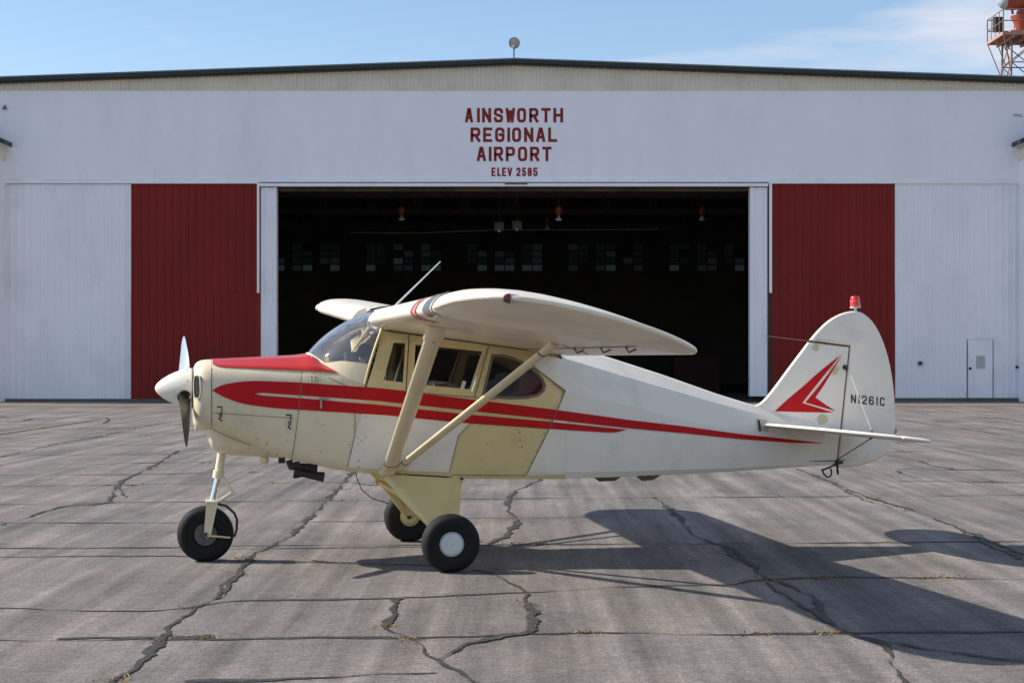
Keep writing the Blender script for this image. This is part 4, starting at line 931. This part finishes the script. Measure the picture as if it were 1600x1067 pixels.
def side_panel(s):
    Q = []; E_ = []; F_ = []
    def addloop(p):
        b = len(Q); Q.extend(Vector(x) for x in p); E_.extend((b + i, b + (i + 1) % len(p)) for i in range(len(p))); return list(range(b, b + len(p)))
    lo_ = addloop(outer); hs = [wA, wB, wC]; [addloop(h) for h in hs]
    def pin(p, poly):
        c_ = False; j = len(poly) - 1
        for i in range(len(poly)):
            if (poly[i][1] > p[1]) != (poly[j][1] > p[1]) and p[0] < (poly[j][0] - poly[i][0]) * (p[1] - poly[i][1]) / (poly[j][1] - poly[i][1]) + poly[i][0]: c_ = not c_
            j = i
        return c_
    vv, ee, ff, *_ = delaunay_2d_cdt(Q, E_, [], 0, 1e-6)
    keep = []
    for t in ff:
        cx_ = sum(vv[i].x for i in t) / len(t); cz_ = sum(vv[i].y for i in t) / len(t)
        if pin((cx_, cz_), outer) and not any(pin((cx_, cz_), h) for h in hs): keep.append(tuple(t))
    o = mk('cabin_side', [L3(p.x, s * (hw(p.x, p.y) + .001), p.y) for p in vv], keep, M['cream'], AP)
    for i, h in enumerate(hs):
        mk('window_pane', [L3(a, s * (hw(a, b) - .012), b) for a, b in h], [tuple(range(len(h)))], M['sideglass'], o)
        n = len(h); cxh = sum(p[0] for p in h) / n; czh = sum(p[1] for p in h) / n
        cl = h + [h[0]]; v2, f2 = ribbon2d(cl, .011)
        vs = [L3(p.x, s * (hw(p.x, p.y) + .006), p.y) for p in v2]; k_ = len(vs); vs += [L3(p.x, s * (hw(p.x, p.y) - .014), p.y) for p in v2]
        fs = list(f2)
        for a in range(0, k_ - 2, 2):
            fs.append((a, a + 2, k_ + a + 2, k_ + a)); fs.append((a + 1, a + 3, k_ + a + 3, k_ + a + 1))
        mk('window_frame', vs, fs, M['cream'] if i < 2 else M['seam'], o)
    return o
near_side = side_panel(1); side_panel(-1)
line_on_side('door_gap', [(-.235, 1.79), (-.262, 1.36)], .006, .008, M['dark'], near_side)
line_on_side('door_gap', [(.40, 1.70), (.285, 1.305)], .006, .008, M['dark'], near_side)
line_on_side('chrome_edge', [(.372, 1.672), (.262, 1.350)], .008, .009, M['chrome'], near_side)
line_on_side('root_gap', [(-.44, 1.828), (0, 1.77), (.4, 1.718), (.8, 1.664)], .010, .006, M['dark'], near_side)
line_on_side('window_sticker', [(.185, 1.372), (.20, 1.415)], .03, .0, M['hub'], near_side)

# ------------------------------------------------------------------ wings
UP = [(0, .030), (.004, .046), (.0125, .062), (.03, .080), (.06, .096), (.1, .110), (.17, .122), (.25, .128), (.34, .127), (.44, .119), (.55, .105), (.66, .086), (.77, .063), (.88, .036), (1, .006)]
LO = [(1, -.001), (.88, -.001), (.75, -.002), (.6, -.003), (.45, -.004), (.3, -.005), (.18, -.004), (.1, -.001), (.05, .003), (.025, .008), (.01, .015), (.003, .022)]
AF = UP + LO
U_LE, CH, ALP = -.565, 1.60, .14
def zb(v): return 1.860 + .028 * abs(v) - .026 * v
def wpt(x, z, v, ch=CH, ul=U_LE, tk=1.0, off=0.0):
    a, b = x * ch, z * CH * tk + off; b += (1 - tk) * .105 * CH
    return L3(ul + a * math.cos(ALP) + b * math.sin(ALP), v, zb(v) - (a + (ul - U_LE)) * math.sin(ALP) + b * math.cos(ALP))
B0, BT_ = 3.70, 4.48
AFU = lambda x: interp([p[0] for p in UP], [p[1] for p in UP], x)
LOr = LO[::-1]
AFL = lambda x: interp([0] + [p[0] for p in LOr], [.030] + [p[1] for p in LOr], x)
def bow(x, ap=.24):
    if x < ap: e = (ap - x) / ap; return max(0.0, 1 - e ** 2.4) ** (1 / 2.2)
    e = (x - ap) / (1 - ap); return max(0.0, 1 - e ** 2.2) ** .50
def wing(s):
    st = lin(.5, B0, 10); n = len(AF); vs = []; f = []
    for v in st:
        for x, z in AF: vs.append(wpt(x, z, s * v))
    for i in range(len(st) - 1):
        for j in range(n): f.append((i * n + j, i * n + (j + 1) % n, (i + 1) * n + (j + 1) % n, (i + 1) * n + j))
    f.append(tuple(range(n)))
    w_ = mk('wing', vs, f, M['wing'], AP, True, 40)
    # tip: rounded upper skin, nearly straight lower skin rising to the bow
    xs_ = [0.5 - 0.5 * math.cos(math.pi * i / 36) for i in range(37)]; T = [0, .15, .3, .45, .6, .72, .82, .9, .96, 1.0]; vs = []; f = []; rim = []
    for x in xs_:
        vb = B0 + (BT_ - B0) * bow(x); zu, zl = AFU(x), AFL(x); zm = zl + .62 * (zu - zl)
        for t in T: vs.append(wpt(x, zm + (zu - zm) * math.sqrt(max(0, 1 - t * t)), s * (B0 + (vb - B0) * t)))
        for t in T: vs.append(wpt(x, zl + (zm - zl) * t ** 1.25, s * (B0 + (vb - B0) * t)))
        rim.append(wpt(x, zm, s * vb))
    k = len(T)
    for i in range(len(xs_) - 1):
        for j in range(k - 1):
            a = i * 2 * k + j; b = (i + 1) * 2 * k + j; f.append((a, a + 1, b + 1, b)); f.append((a + k, b + k, b + k + 1, a + k + 1))
    tp = mk('wing_tip', vs, f, M['wing'], w_)
    bm = bmesh.new(); bm.from_mesh(tp.data); bmesh.ops.remove_doubles(bm, verts=bm.verts, dist=1e-5); bmesh.ops.dissolve_degenerate(bm, edges=bm.edges, dist=1e-6); bmesh.ops.recalc_face_normals(bm, faces=bm.faces); bm.to_mesh(tp.data); bm.free()
    sharp_smooth(tp, 50)
    MB().tube(rim, .015, 8).build('tip_bow', M['wing'], w_, True)
    return w_
wn = wing(1); wf = wing(-1)
# roof between the wings
RF = [p for p in UP if p[0] >= .06] + [p for p in LO if p[0] >= .1]
vs = []; f = []; n = len(RF)
for v in (-.5, 0, .5):
    for x, z in RF: vs.append(wpt(x, z, v))
for i in range(2):
    for j in range(n): f.append((i * n + j, i * n + (j + 1) % n, (i + 1) * n + (j + 1) % n, (i + 1) * n + j))
mk('cabin_roof', vs, f, M['white'], AP, True, 40)
def band(name, va, vb, s, xa, xb, off, m, par, upper=True, lower=True):
    """strip of skin wrapped round the leading edge between chord fractions xa (top) and xb (bottom)"""
    pr = [p for p in UP[::-1] if p[0] <= xa] + [p for p in LO[::-1] if p[0] <= xb]
    out_ = []
    for (x, z) in pr:
        q = Vector((x - .12, z - .04)).normalized(); out_.append((x + q.x * off / CH, z + q.y * off / CH))
    vs = []; k_ = 6
    for i in range(k_ + 1):
        v = va + (vb - va) * i / k_
        for x, z in out_: vs.append(wpt(x, z, s * v))
    n = len(out_)
    return mk(name, vs, [(i * n + j, i * n + j + 1, (i + 1) * n + j + 1, (i + 1) * n + j) for i in range(k_) for j in range(n - 1)], m, par, True)
for s, W_ in ((1, wn), (-1, wf)):
    if s > 0: band('wing_stripe', 2.76, 2.84, s, .25, .10, .004, M['redtop'], W_); band('wing_stripe', 2.91, 2.99, s, .25, .10, .004, M['redtop'], W_)
    band('root_seal', .50, .525, s, .5, 1.0, .005, M['dark'], W_)
band('landing_light', 3.27, 3.58, 1, .06, .05, .006, M['lamp_glass'], wn)
band('lamp_surround', 3.24, 3.27, 1, .07, .06, .008, M['white'], wn); band('lamp_surround', 3.58, 3.61, 1, .07, .06, .008, M['white'], wn)
# ailerons and flaps as wedges standing slightly proud of the trailing edge, with a dark hinge gap
def flapper(name, va, vb, s, W_):
    pr = [(.80, .063 - .004), (.9, .031), (1.012, .0075), (1.012, -.004), (.9, -.006), (.80, -.006)]
    vs = [wpt(x, z, s * v) for v in (va, vb) for x, z in pr]; n = len(pr)
    fs = [(j, (j + 1) % n, n + (j + 1) % n, n + j) for j in range(n)] + [tuple(range(n)), tuple(range(n, 2 * n))]
    mk(name, vs, fs, M['wing'], W_)
    g = [wpt(x, -.0035, s * v) for v in (va, vb) for x in (.787, .799)]; mk('hinge_gap', g, [(0, 1, 3, 2)], M['seam'], W_)
for s, W_ in ((1, wn), (-1, wf)):
    flapper('flap', .56, 2.0, s, W_); flapper('aileron', 2.03, 3.66, s, W_)
    for v in (2.15, 2.85, 3.45):
        p = Vector(wpt(.79, -.004, s * v)); MB().tube([p, p + Vector((.02, 0, -.035)), p + Vector((.07, 0, -.012))], .007, 6).build('hinge_bracket', M['seam'], W_)
# navigation lights
for s, W_, mm in ((1, wn, M['darklens']), (-1, wf, mat('green_lens', (.01, .12, .05), .15))):
    p = Vector(wpt(.18, AFL(.18) + .60 * (AFU(.18) - AFL(.18)), s * 4.455))
    MB().lathe([(0, -.04), (.016, -.036), (.026, -.018), (.029, 0)], p, (1, 0, 0), 14).build('navigation_light', mm, W_, True)
    MB().lathe([(.029, 0), (.027, .02), (.018, .055), (.006, .09), (0, .095)], p, (1, 0, 0), 14).build('light_fairing', M['lampgrey'], W_, True)

# lift struts
def strut(a, b, ch, th, name):
    a = Vector(a); b = Vector(b); return MB().tube([a, b], 1.0, 16, flat=(ch, th), up=(1, 0, 0)).build(name, M['strut'], AP, True)
for s in (1, -1):
    foot = L3(-.40, s * .53, .725); 
    ft = Vector(wpt(.15, -.004, s * 2.42)); rt = Vector(wpt(.66, -.003, s * 2.42))
    st1 = strut(L3(-.395, s * .525, .725), ft, .060, .030, 'front_strut')
    st2 = strut(L3(-.33, s * .54, .745), rt, .038, .022, 'rear_strut')
    d = (ft - Vector(foot)).normalized()
    for st_, top, base in ((st1, ft, Vector(L3(-.395, s * .525, .725))), (st2, rt, Vector(L3(-.33, s * .54, .745)))):
        dd = (top - base).normalized(); q = top - dd * .16; big = st_ is st1
        MB().tube([q, q + dd * .012], 1.0, 14, flat=((.064, .034) if big else (.042, .026)), up=(1, 0, 0)).build('strut_collar', M['seam'], st_)
        if big: MB().tube([q, top + dd * .02], [1.0, 1.0], 14, flat=(.072, .034), up=(1, 0, 0)).build('strut_cuff', M['strut'], st_, True)
        q2 = base + dd * .13; MB().tube([q2, q2 + dd * .01], 1.0, 14, flat=((.063, .033) if big else (.041, .025)), up=(1, 0, 0)).build('strut_collar', M['seam'], st_)
    MB().tube([Vector(L3(-.47, s * .52, .712)), Vector(L3(-.36, s * .55, .735))], .035, 10).build('strut_fitting', M['cream'], AP, True)
    # jury wires under the wing
    a = rt + Vector((.05, 0, -.01)); b = Vector(wpt(.80, -.03, s * 2.5)); MB().tube([a, b], .003, 5).build('control_wire', M['seam'], AP)

# antenna whip, wire antenna
MB().tube([L3(-.30, -.02, 1.985), L3(-.255, -.02, 2.05), L3(.105, -.02, 2.40)], [.022, .008, .004], 8).build('whip_antenna', M['hub'], AP, True)
MB().tube([L3(3.33, 0, 1.752), L3(3.1, 0, 1.777), L3(2.877, 0, 1.802)], .0018, 5).build('wire_antenna', M['alloy'], AP)

# ------------------------------------------------------------------ tail
def plate(name, outline, t_edge, t_mid, inset, m, parent, z_off=None):
    """flat surface with a rounded rim; outline in (u, z)"""
    P = [Vector(p) for p in outline]; n = len(P); area = sum(P[i].x * P[(i + 1) % n].y - P[(i + 1) % n].x * P[i].y for i in range(n)); sg = 1 if area > 0 else -1
    def ins(d):
        o = []
        for i in range(n):
            a = (P[i] - P[i - 1]).normalized(); b = (P[(i + 1) % n] - P[i]).normalized(); nn = Vector((-(a + b).y, (a + b).x)).normalized() * sg
            o.append(P[i] + nn * d)
        return o
    rings = []
    for s in (1, -1): rings.append((s * t_mid, ins(inset)))
    r1 = ins(inset); r2 = ins(inset * .35); lv = [(t_mid, r1), (t_mid * .8, r2), (t_edge, P), (-t_edge, P), (-t_mid * .8, r2), (-t_mid, r1)]
    v = []; f = []
    for t, r in lv:
        for p in r: v.append((p.x, t, p.y))
    for i in range(len(lv) - 1):
        for j in range(n): f.append((i * n + j, i * n + (j + 1) % n, (i + 1) * n + (j + 1) % n, (i + 1) * n + j))
    from mathutils.geometry import tessellate_polygon
    tri = tessellate_polygon([[Vector((p.x, p.y, 0)) for p in r1]])
    for a, b, c_ in tri: f.append((a, b, c_)); f.append((5 * n + a, 5 * n + b, 5 * n + c_))
    return mk(name, v, f, m, parent, True, 30)
def smooth_loop(pts, k=3):
    P = [Vector(p) for p in pts]; o = []
    for i in range(len(P) - 1):
        a, b, c_, e = P[max(i - 1, 0)], P[i], P[i + 1], P[min(i + 2, len(P) - 1)]
        for j in range(k):
            t = j / k; o.append(0.5 * ((2 * b) + (c_ - a) * t + (2 * a - 5 * b + 4 * c_ - e) * t * t + (3 * b - a - 3 * c_ + e) * t ** 3))
    o.append(P[-1]); return [tuple(p) for p in o]
fin_o = [(2.62, 1.20)] + smooth_loop([(2.72, 1.205), (2.80, 1.205), (2.865, 1.228), (2.935, 1.295), (3.02, 1.398), (3.11, 1.513), (3.296, 1.745)], 3) + [(3.672, 1.703), (3.592, .985), (3.555, .71), (3.3, .80), (2.9, 1.0)]
fin = plate('fin', fin_o, .005, .022, .035, M['white'], AP)
rud_o = [(3.310, 1.762)] + smooth_loop([(3.318, 1.772), (3.372, 1.832), (3.46, 1.914), (3.548, 1.969), (3.64, 2.003), (3.737, 2.013), (3.826, 1.980), (3.915, 1.890), (3.992, 1.742), (4.052, 1.549), (4.088, 1.327), (4.100, 1.105), (4.092, .938), (4.04, .81), (3.933, .729), (3.784, .681), (3.57, .664)], 3) + [(3.566, .72), (3.604, .985), (3.686, 1.716)]
rud = plate('rudder', rud_o, .005, .022, .035, M['white'], AP)
MB().tube([L3(3.305, 0, 1.754), L3(3.679, 0, 1.710), L3(3.598, 0, .985), L3(3.560, 0, .71)], .006, 6).build('rudder_hinge_line', M['rust'], AP)
# red arrow on the fin
A1 = [(2.987, 1.155), (3.09, 1.245), (3.175, 1.312), (3.269, 1.386), (3.34, 1.448), (3.418, 1.510), (3.50, 1.572), (3.588, 1.633), (3.50, 1.535), (3.40, 1.419), (3.32, 1.325), (3.237, 1.224), (3.365, 1.187), (3.523, 1.140), (3.242, 1.146)]
A2 = [(3.606, 1.641), (3.555, 1.562), (3.505, 1.484), (3.43, 1.37), (3.356, 1.271), (3.45, 1.208), (3.549, 1.151), (3.40, 1.191), (3.263, 1.229), (3.35, 1.323), (3.435, 1.424), (3.52, 1.53)]
flat_surf = lambda u, z: .0222
for A_ in (A1, A2): on_side('red_arrow', A_, .003, M['red'], fin, .5, True, flat_surf)
# registration on the rudder
def rplace(sgn):
    return lambda x, z, d: L3(x, sgn * (.0252 + d), z - (x - 3.68) * .095)
for ch, a, b in (('N', 3.682, 3.728), ('i', 3.752, 3.764), ('2', 3.784, 3.830), ('6', 3.848, 3.894), ('1', 3.918, 3.930), ('C', 3.950, 3.994)):
    glyph(ch, a, 1.222, b - a, .074, .0115, rplace(1), 'registration_letter', M['black'], rud, .0004)
# beacon on top
bz = 2.008
MB().lathe([(.012, -.01), (.012, .03), (.045, .032), (.047, .045)], L3(3.735, 0, bz), (-.05, 0, 1), 16).build('beacon_base', M['hub'], AP, True)
MB().lathe([(.044, .046), (.043, .06), (.037, .125), (.030, .134), (0, .136)], L3(3.735, 0, bz), (-.05, 0, 1), 20).build('beacon_lens', M['redglass'], AP, True)
MB().lathe([(.0435, .088), (.0445, .090), (.0435, .094), (.040, .094)], L3(3.734, 0, bz), (-.05, 0, 1), 20).build('beacon_band', mat('lens_band', (.75, .25, .2), .3), AP, True)
# stabilizers
def stab(s):
    pl = smooth_loop([(2.845, .06), (2.86, .40), (2.93, .85), (3.05, 1.18), (3.20, 1.38), (3.38, 1.48), (3.465, 1.49)], 3)
    out_ = [(2.84, .0)] + pl + [(3.465, 0)]
    el_ = [(3.478, .06)] + [(3.478, 1.49)] + smooth_loop([(3.56, 1.485), (3.70, 1.42), (3.80, 1.30), (3.86, 1.10), (3.875, .8), (3.86, .4), (3.80, .18), (3.68, .07)], 3)
    for nm, o_ in (('stabilizer', out_), ('elevator', el_)):
        ob = plate(nm, o_, .004, .017, .05, M['white'], AP)
        for v_ in ob.data.vertices:
            u_, t_, w_ = v_.co.x, v_.co.y, v_.co.z
            v_.co = Vector(L3(u_, s * w_, 1.046 - (u_ - 2.84) * .112 + .012 * w_ + t_))
        bm = bmesh.new(); bm.from_mesh(ob.data); bmesh.ops.recalc_face_normals(bm, faces=bm.faces); bm.to_mesh(ob.data); bm.free()
stab(1); stab(-1)
def sz(u, v): return 1.046 - (u - 2.84) * .112 + .012 * v
for s in (1, -1):
    a = Vector(L3(3.44, s * 1.0, sz(3.44, 1.0) + .015)); b = Vector(L3(3.655, s * .02, 1.525)); MB().tube([a, b], .0015, 5).build('brace_wire', M['hub'], AP)
    a2 = Vector(L3(3.44, s * 1.0, sz(3.44, 1.0) - .015)); b2 = Vector(L3(3.535, s * .03, .725)); MB().tube([a2, b2], .0045, 5).build('brace_wire', M['exhaust'], AP)
    MB().tube([a + Vector((0, 0, -.005)), a + (b - a).normalized() * .05], .008, 6).build('wire_end', M['exhaust'], AP); MB().tube([a2, a2 + (b2 - a2).normalized() * .07], .008, 6).build('wire_end', M['exhaust'], AP)
# trim slot, patches, tail fittings
sl_ = [(.012 * math.copysign(abs(math.cos(t)) ** .7, math.cos(t)), .050 * math.copysign(abs(math.sin(t)) ** .7, math.sin(t))) for t in lin(0, 2 * math.pi, 17)[:-1]]
on_side('slot_plate', [(2.775, 1.098), (2.885, 1.085), (2.885, .985), (2.775, .995)], .003, M['patch'], AP, .05)
mk('trim_slot', [L3(2.800 + a, hw(2.80, 1.04 + b) + .0055, 1.040 + b) for a, b in sl_], [tuple(range(16))], M['black'], AP)
MB().tube([L3(2.80, .12, 1.04), L3(2.86, .16, 1.042)], .014, 8).build('stabilizer_tube', M['hub'], AP)
for cu, cz, r in ((3.42, 1.085, .05), (3.36, 1.70, .035), (3.53, 1.51, .045)):
    mk('paint_patch', [L3(cu + r * 1.0 * math.cos(t) * random.uniform(.8, 1.2), .0245, cz + r * math.sin(t) * random.uniform(.7, 1.1)) for t in lin(0, 2 * math.pi, 13)[:-1]], [tuple(range(12))], M['patch'], fin)
MB().lathe([(.02, -.006), (.02, .006)], L3(3.625, .028, 1.53), (0, 1, 0), 10).tube([L3(3.625, .03, 1.55), L3(3.64, .03, 1.50)], .008, 6).build('hinge_bolt', M['exhaust'], fin)
MB().tube([L3(3.555, .0, .735), L3(3.555, .03, .66), L3(3.565, .02, .61)], .011, 6).box(L3(3.535, .045, .70), L3(3.60, -.02, .722)).build('tail_fitting', M['exhaust'], AP)
MB().tube([L3(2.98, .11, .728), L3(3.53, .04, .726), L3(3.62, .05, .733)], .0035, 5).build('rudder_cable', M['exhaust'], AP)
MB().tube([L3(3.56, .03, .70), L3(3.42, .0, .642)], .008, 6).tube([L3(3.43, 0, .655), L3(3.44, 0, .615), L3(3.475, 0, .585), L3(3.505, 0, .59), L3(3.515, 0, .625), L3(3.505, 0, .66)], .008, 6).build('tie_down_ring', M['exhaust'], AP)
MB().tube([L3(4.07, 0, .975), L3(4.105, 0, .96), L3(4.115, 0, .99)], .014, 7).build('tail_light', M['lampgrey'], AP)
for u0, u1 in ((1.335, 1.575), (1.70, 1.90)):
    MB().tube([L3(u0, .23, .64), L3(u0 + .05, .23, .622), L3(u1 - .06, .23, .628), L3(u1, .23, .645)], [.008, .026, .026, .008], 10).build('belly_blister', mat('brown_blister', (.16, .12, .07), .6), AP, True)

# ------------------------------------------------------------------ landing gear
TY = [(.088, -.052), (.105, -.066), (.135, -.076), (.147, -.0775), (.149, -.0815), (.153, -.0815), (.155, -.078), (.168, -.079), (.195, -.070), (.212, -.050), (.221, -.022), (.2225, 0), (.221, .022), (.212, .050), (.195, .070), (.168, .079), (.155, .078), (.153, .0815), (.149, .0815), (.147, .0775), (.135, .076), (.105, .066), (.088, .052)]
def wheel(u, v, z, near_disc, parent, s=1, groove=True, tilt=0.0):
    ax = (0, -math.cos(tilt), -math.sin(tilt) * s)
    wl = MB().lathe(TY, L3(u, v, z), ax, 44, True).build('tyre', M['rubber'], parent, True, 60)
    for q in wl.data.vertices: q.co.z = max(q.co.z, .004)
    c_ = Vector(L3(u, v, z)); A_ = Vector(ax).normalized()
    if near_disc:
        MB().lathe([(0, s * .070), (.04, s * .069), (.075, s * .064), (.094, s * .056), (.098, s * .048), (.098, s * .03)], c_, A_, 32).build('hubcap', M['hub'], wl, True, 30)
        MB().lathe([(.004, s * .0705), (.004, s * .073)], c_, A_, 8).build('hub_bolt', M['exhaust'], wl)
        MB().lathe([(.085, s * .0615), (.088, s * .062), (.090, s * .0605)], c_, A_, 32).build('hub_ring', mat('blue_scuff', (.25, .38, .47), .5), wl, True)
    else:
        for q in (1, -1):
            MB().lathe([(.0, q * .045), (.035, q * .045), (.04, q * .030), (.070, q * .030), (.076, q * .048), (.094, q * .052), (.096, q * .040)], c_, A_, 30).build('rim', M['rim'], wl, True, 30); MB().lathe([(.060, q * .0305), (.064, q * .036), (.070, q * .0305)], c_, A_, 30).build('rim_ring', M['alloy'], wl, True)
            for t in range(6):
                a = t * math.pi / 3; MB().lathe([(.006, q * .029), (.006, q * .034)], c_ + Vector((math.cos(a) * .055, 0, math.sin(a) * .055)), A_, 6).build('rim_bolt', M['exhaust'], wl)
    return wl
# main gear: covered triangle legs
for s in (1, -1):
    F0 = Vector(L3(-.43, s * .50, .700)); R0 = Vector(L3(.175, s * .46, .668)); AX = Vector(L3(-.02, s * .965, .225)); AR = Vector(L3(.055, s * .955, .245))
    gear = MB()
    th = Vector(L3(0, s * .028, .012))
    pts = [F0, R0, AR, AX]; vs = [p + th for p in pts] + [p - th for p in pts]
    gear.add(vs, [(0, 1, 2, 3), (7, 6, 5, 4), (0, 4, 5, 1), (1, 5, 6, 2), (2, 6, 7, 3), (3, 7, 4, 0)])
    g = gear.build('gear_leg_fairing', M['cream'], AP)
    bv = g.modifiers.new('bevel', 'BEVEL'); bv.width = .01; bv.segments = 2
    MB().tube([F0, AX], .026, 10).build('front_tube', M['cream'], g, True); MB().tube([R0, AR], .020, 10).build('rear_tube', M['cream'], g, True)
    MB().tube([L3(-.40, s * .10, .60), L3(-.30, s * .40, .545), L3(-.06, s * .90, .27)], .024, 10).build('shock_strut', M['cream'], AP, True)
    MB().tube([AX + Vector((0, s * .05, 0)), Vector(L3(0, s * 1.12, .222))], .02, 8).build('axle', M['exhaust'], AP)
    MB().tube([L3(-.45, s * .52, .705), L3(-.2, s * .515, .690), L3(.05, s * .505, .672), L3(.20, s * .49, .655)], .010, 8).build('fairing_seal', M['dark'], g, True)
    MB().tube([L3(-.45, s * .50, .69), L3(-.2, s * .50, .67), L3(.05, s * .49, .652), L3(.19, s * .46, .645)], .030, 10).build('lower_longeron_fairing', M['cowl'], AP, True)
    wheel(0, s * 1.06, .217, s > 0, AP, 1, tilt=0.04 * s)
    if s < 0:
        MB().lathe([(.0, -.10), (.05, -.10), (.06, -.075), (.075, -.06), (.078, -.045)], L3(0, s * 1.06, .2225), (0, -1, 0), 24).build('brake_drum', M['cream'], AP, True)
        MB().lathe([(.0, .10), (.05, .10), (.06, .085), (.085, .06), (.09, .05)], L3(0, s * 1.06, .2225), (0, -1, 0), 24).build('brake_drum', M['cream'], AP, True)
# nose gear
nz_ = .217
wheel(-1.79, 0, nz_, False, AP)
MB().tube([L3(-1.662, 0, .86), L3(-1.692, 0, .66)], .034, 14).build('oleo_cylinder', M['cowl'], AP, True)
MB().tube([L3(-1.684, 0, .715), L3(-1.693, 0, .655)], .044, 14).build('oleo_collar', M['cowl'], AP, True)
MB().tube([L3(-1.69, 0, .67), L3(-1.738, 0, .465)], .024, 14).build('oleo_piston', M['chrome'], AP, True)
fk = MB()
for s in (1, -1):
    a = [(-1.785, .472), (-1.700, .455), (-1.752, .21), (-1.782, .19), (-1.806, .215)]
    vs = [L3(u, s * .098, z) for u, z in a] + [L3(u, s * .112, z) for u, z in a]; n = 5
    fk.add(vs, [tuple(range(n)), tuple(range(n, 2 * n))] + [(i, (i + 1) % n, n + (i + 1) % n, n + i) for i in range(n)])
fk.box(L3(-1.785, .112, .462), L3(-1.695, -.112, .482)); fork = fk.build('nose_fork', M['cowl'], AP)
MB().tube([L3(-1.79, -.125, nz_), L3(-1.79, .125, nz_)], .016, 10).build('nose_axle', M['alloy'], fork, True)
MB().lathe([(.022, .112), (.022, .122), (.01, .126)], L3(-1.79, 0, nz_), (0, -1, 0), 10).build('axle_nut', M['exhaust'], fork)
MB().tube([L3(-1.652, .03, .668), L3(-1.575, .03, .540), ], .013, 8).tube([L3(-1.652, -.03, .668), L3(-1.575, -.03, .540)], .013, 8).tube([L3(-1.575, -.04, .54), L3(-1.575, .04, .54)], .014, 8).build('upper_torque_link', M['cowl'], AP, True)
MB().tube([L3(-1.575, .02, .54), L3(-1.70, .02, .455)], .014, 8).tube([L3(-1.575, -.02, .54), L3(-1.70, -.02, .455)], .014, 8).build('lower_torque_link', M['cowl'], AP, True)
MB().tube([L3(-1.70, .06, .458), L3(-1.63, .06, .44), L3(-1.565, .06, .38), L3(-1.545, .06, .33), L3(-1.548, .06, .25), L3(-1.565, .06, .20), L3(-1.60, .06, .192)], .010, 8).build('scraper_hoop', M['black'], fork, True)
MB().tube([L3(-1.78, .12, .215), L3(-1.60, .10, .192)], .008, 8).build('scraper_arm', M['cream'], fork, True)
# exhaust stacks under the nose
ex = MB(); ex.tube([L3(-1.14, .16, .80), L3(-1.13, .16, .755), L3(-1.00, .16, .742), L3(-.92, .16, .735)], .032, 12)
ex.build('exhaust_pipe', M['exhaust'], AP, True)
MB().lathe([(.045, 0), (.046, .02), (.025, .07), (.035, .18), (.040, .24), (.030, .24)], L3(-1.105, .18, .705), (1, 0, -.17), 16).build('venturi_tube', M['exhaust'], AP, True)
MB().box(L3(-1.10, .19, .70), L3(-1.06, .15, .79)).build('venturi_bracket', M['exhaust'], AP); MB().box(L3(-.97, .19, .70), L3(-.94, .15, .78)).build('venturi_bracket', M['exhaust'], AP)
MB().tube([L3(-.63, .30, .715), L3(-.62, .30, .66), L3(-.58, .28, .57), L3(-.50, .26, .50), L3(-.36, .24, .45)], .004, 5).build('drain_hose', M['exhaust'], AP)
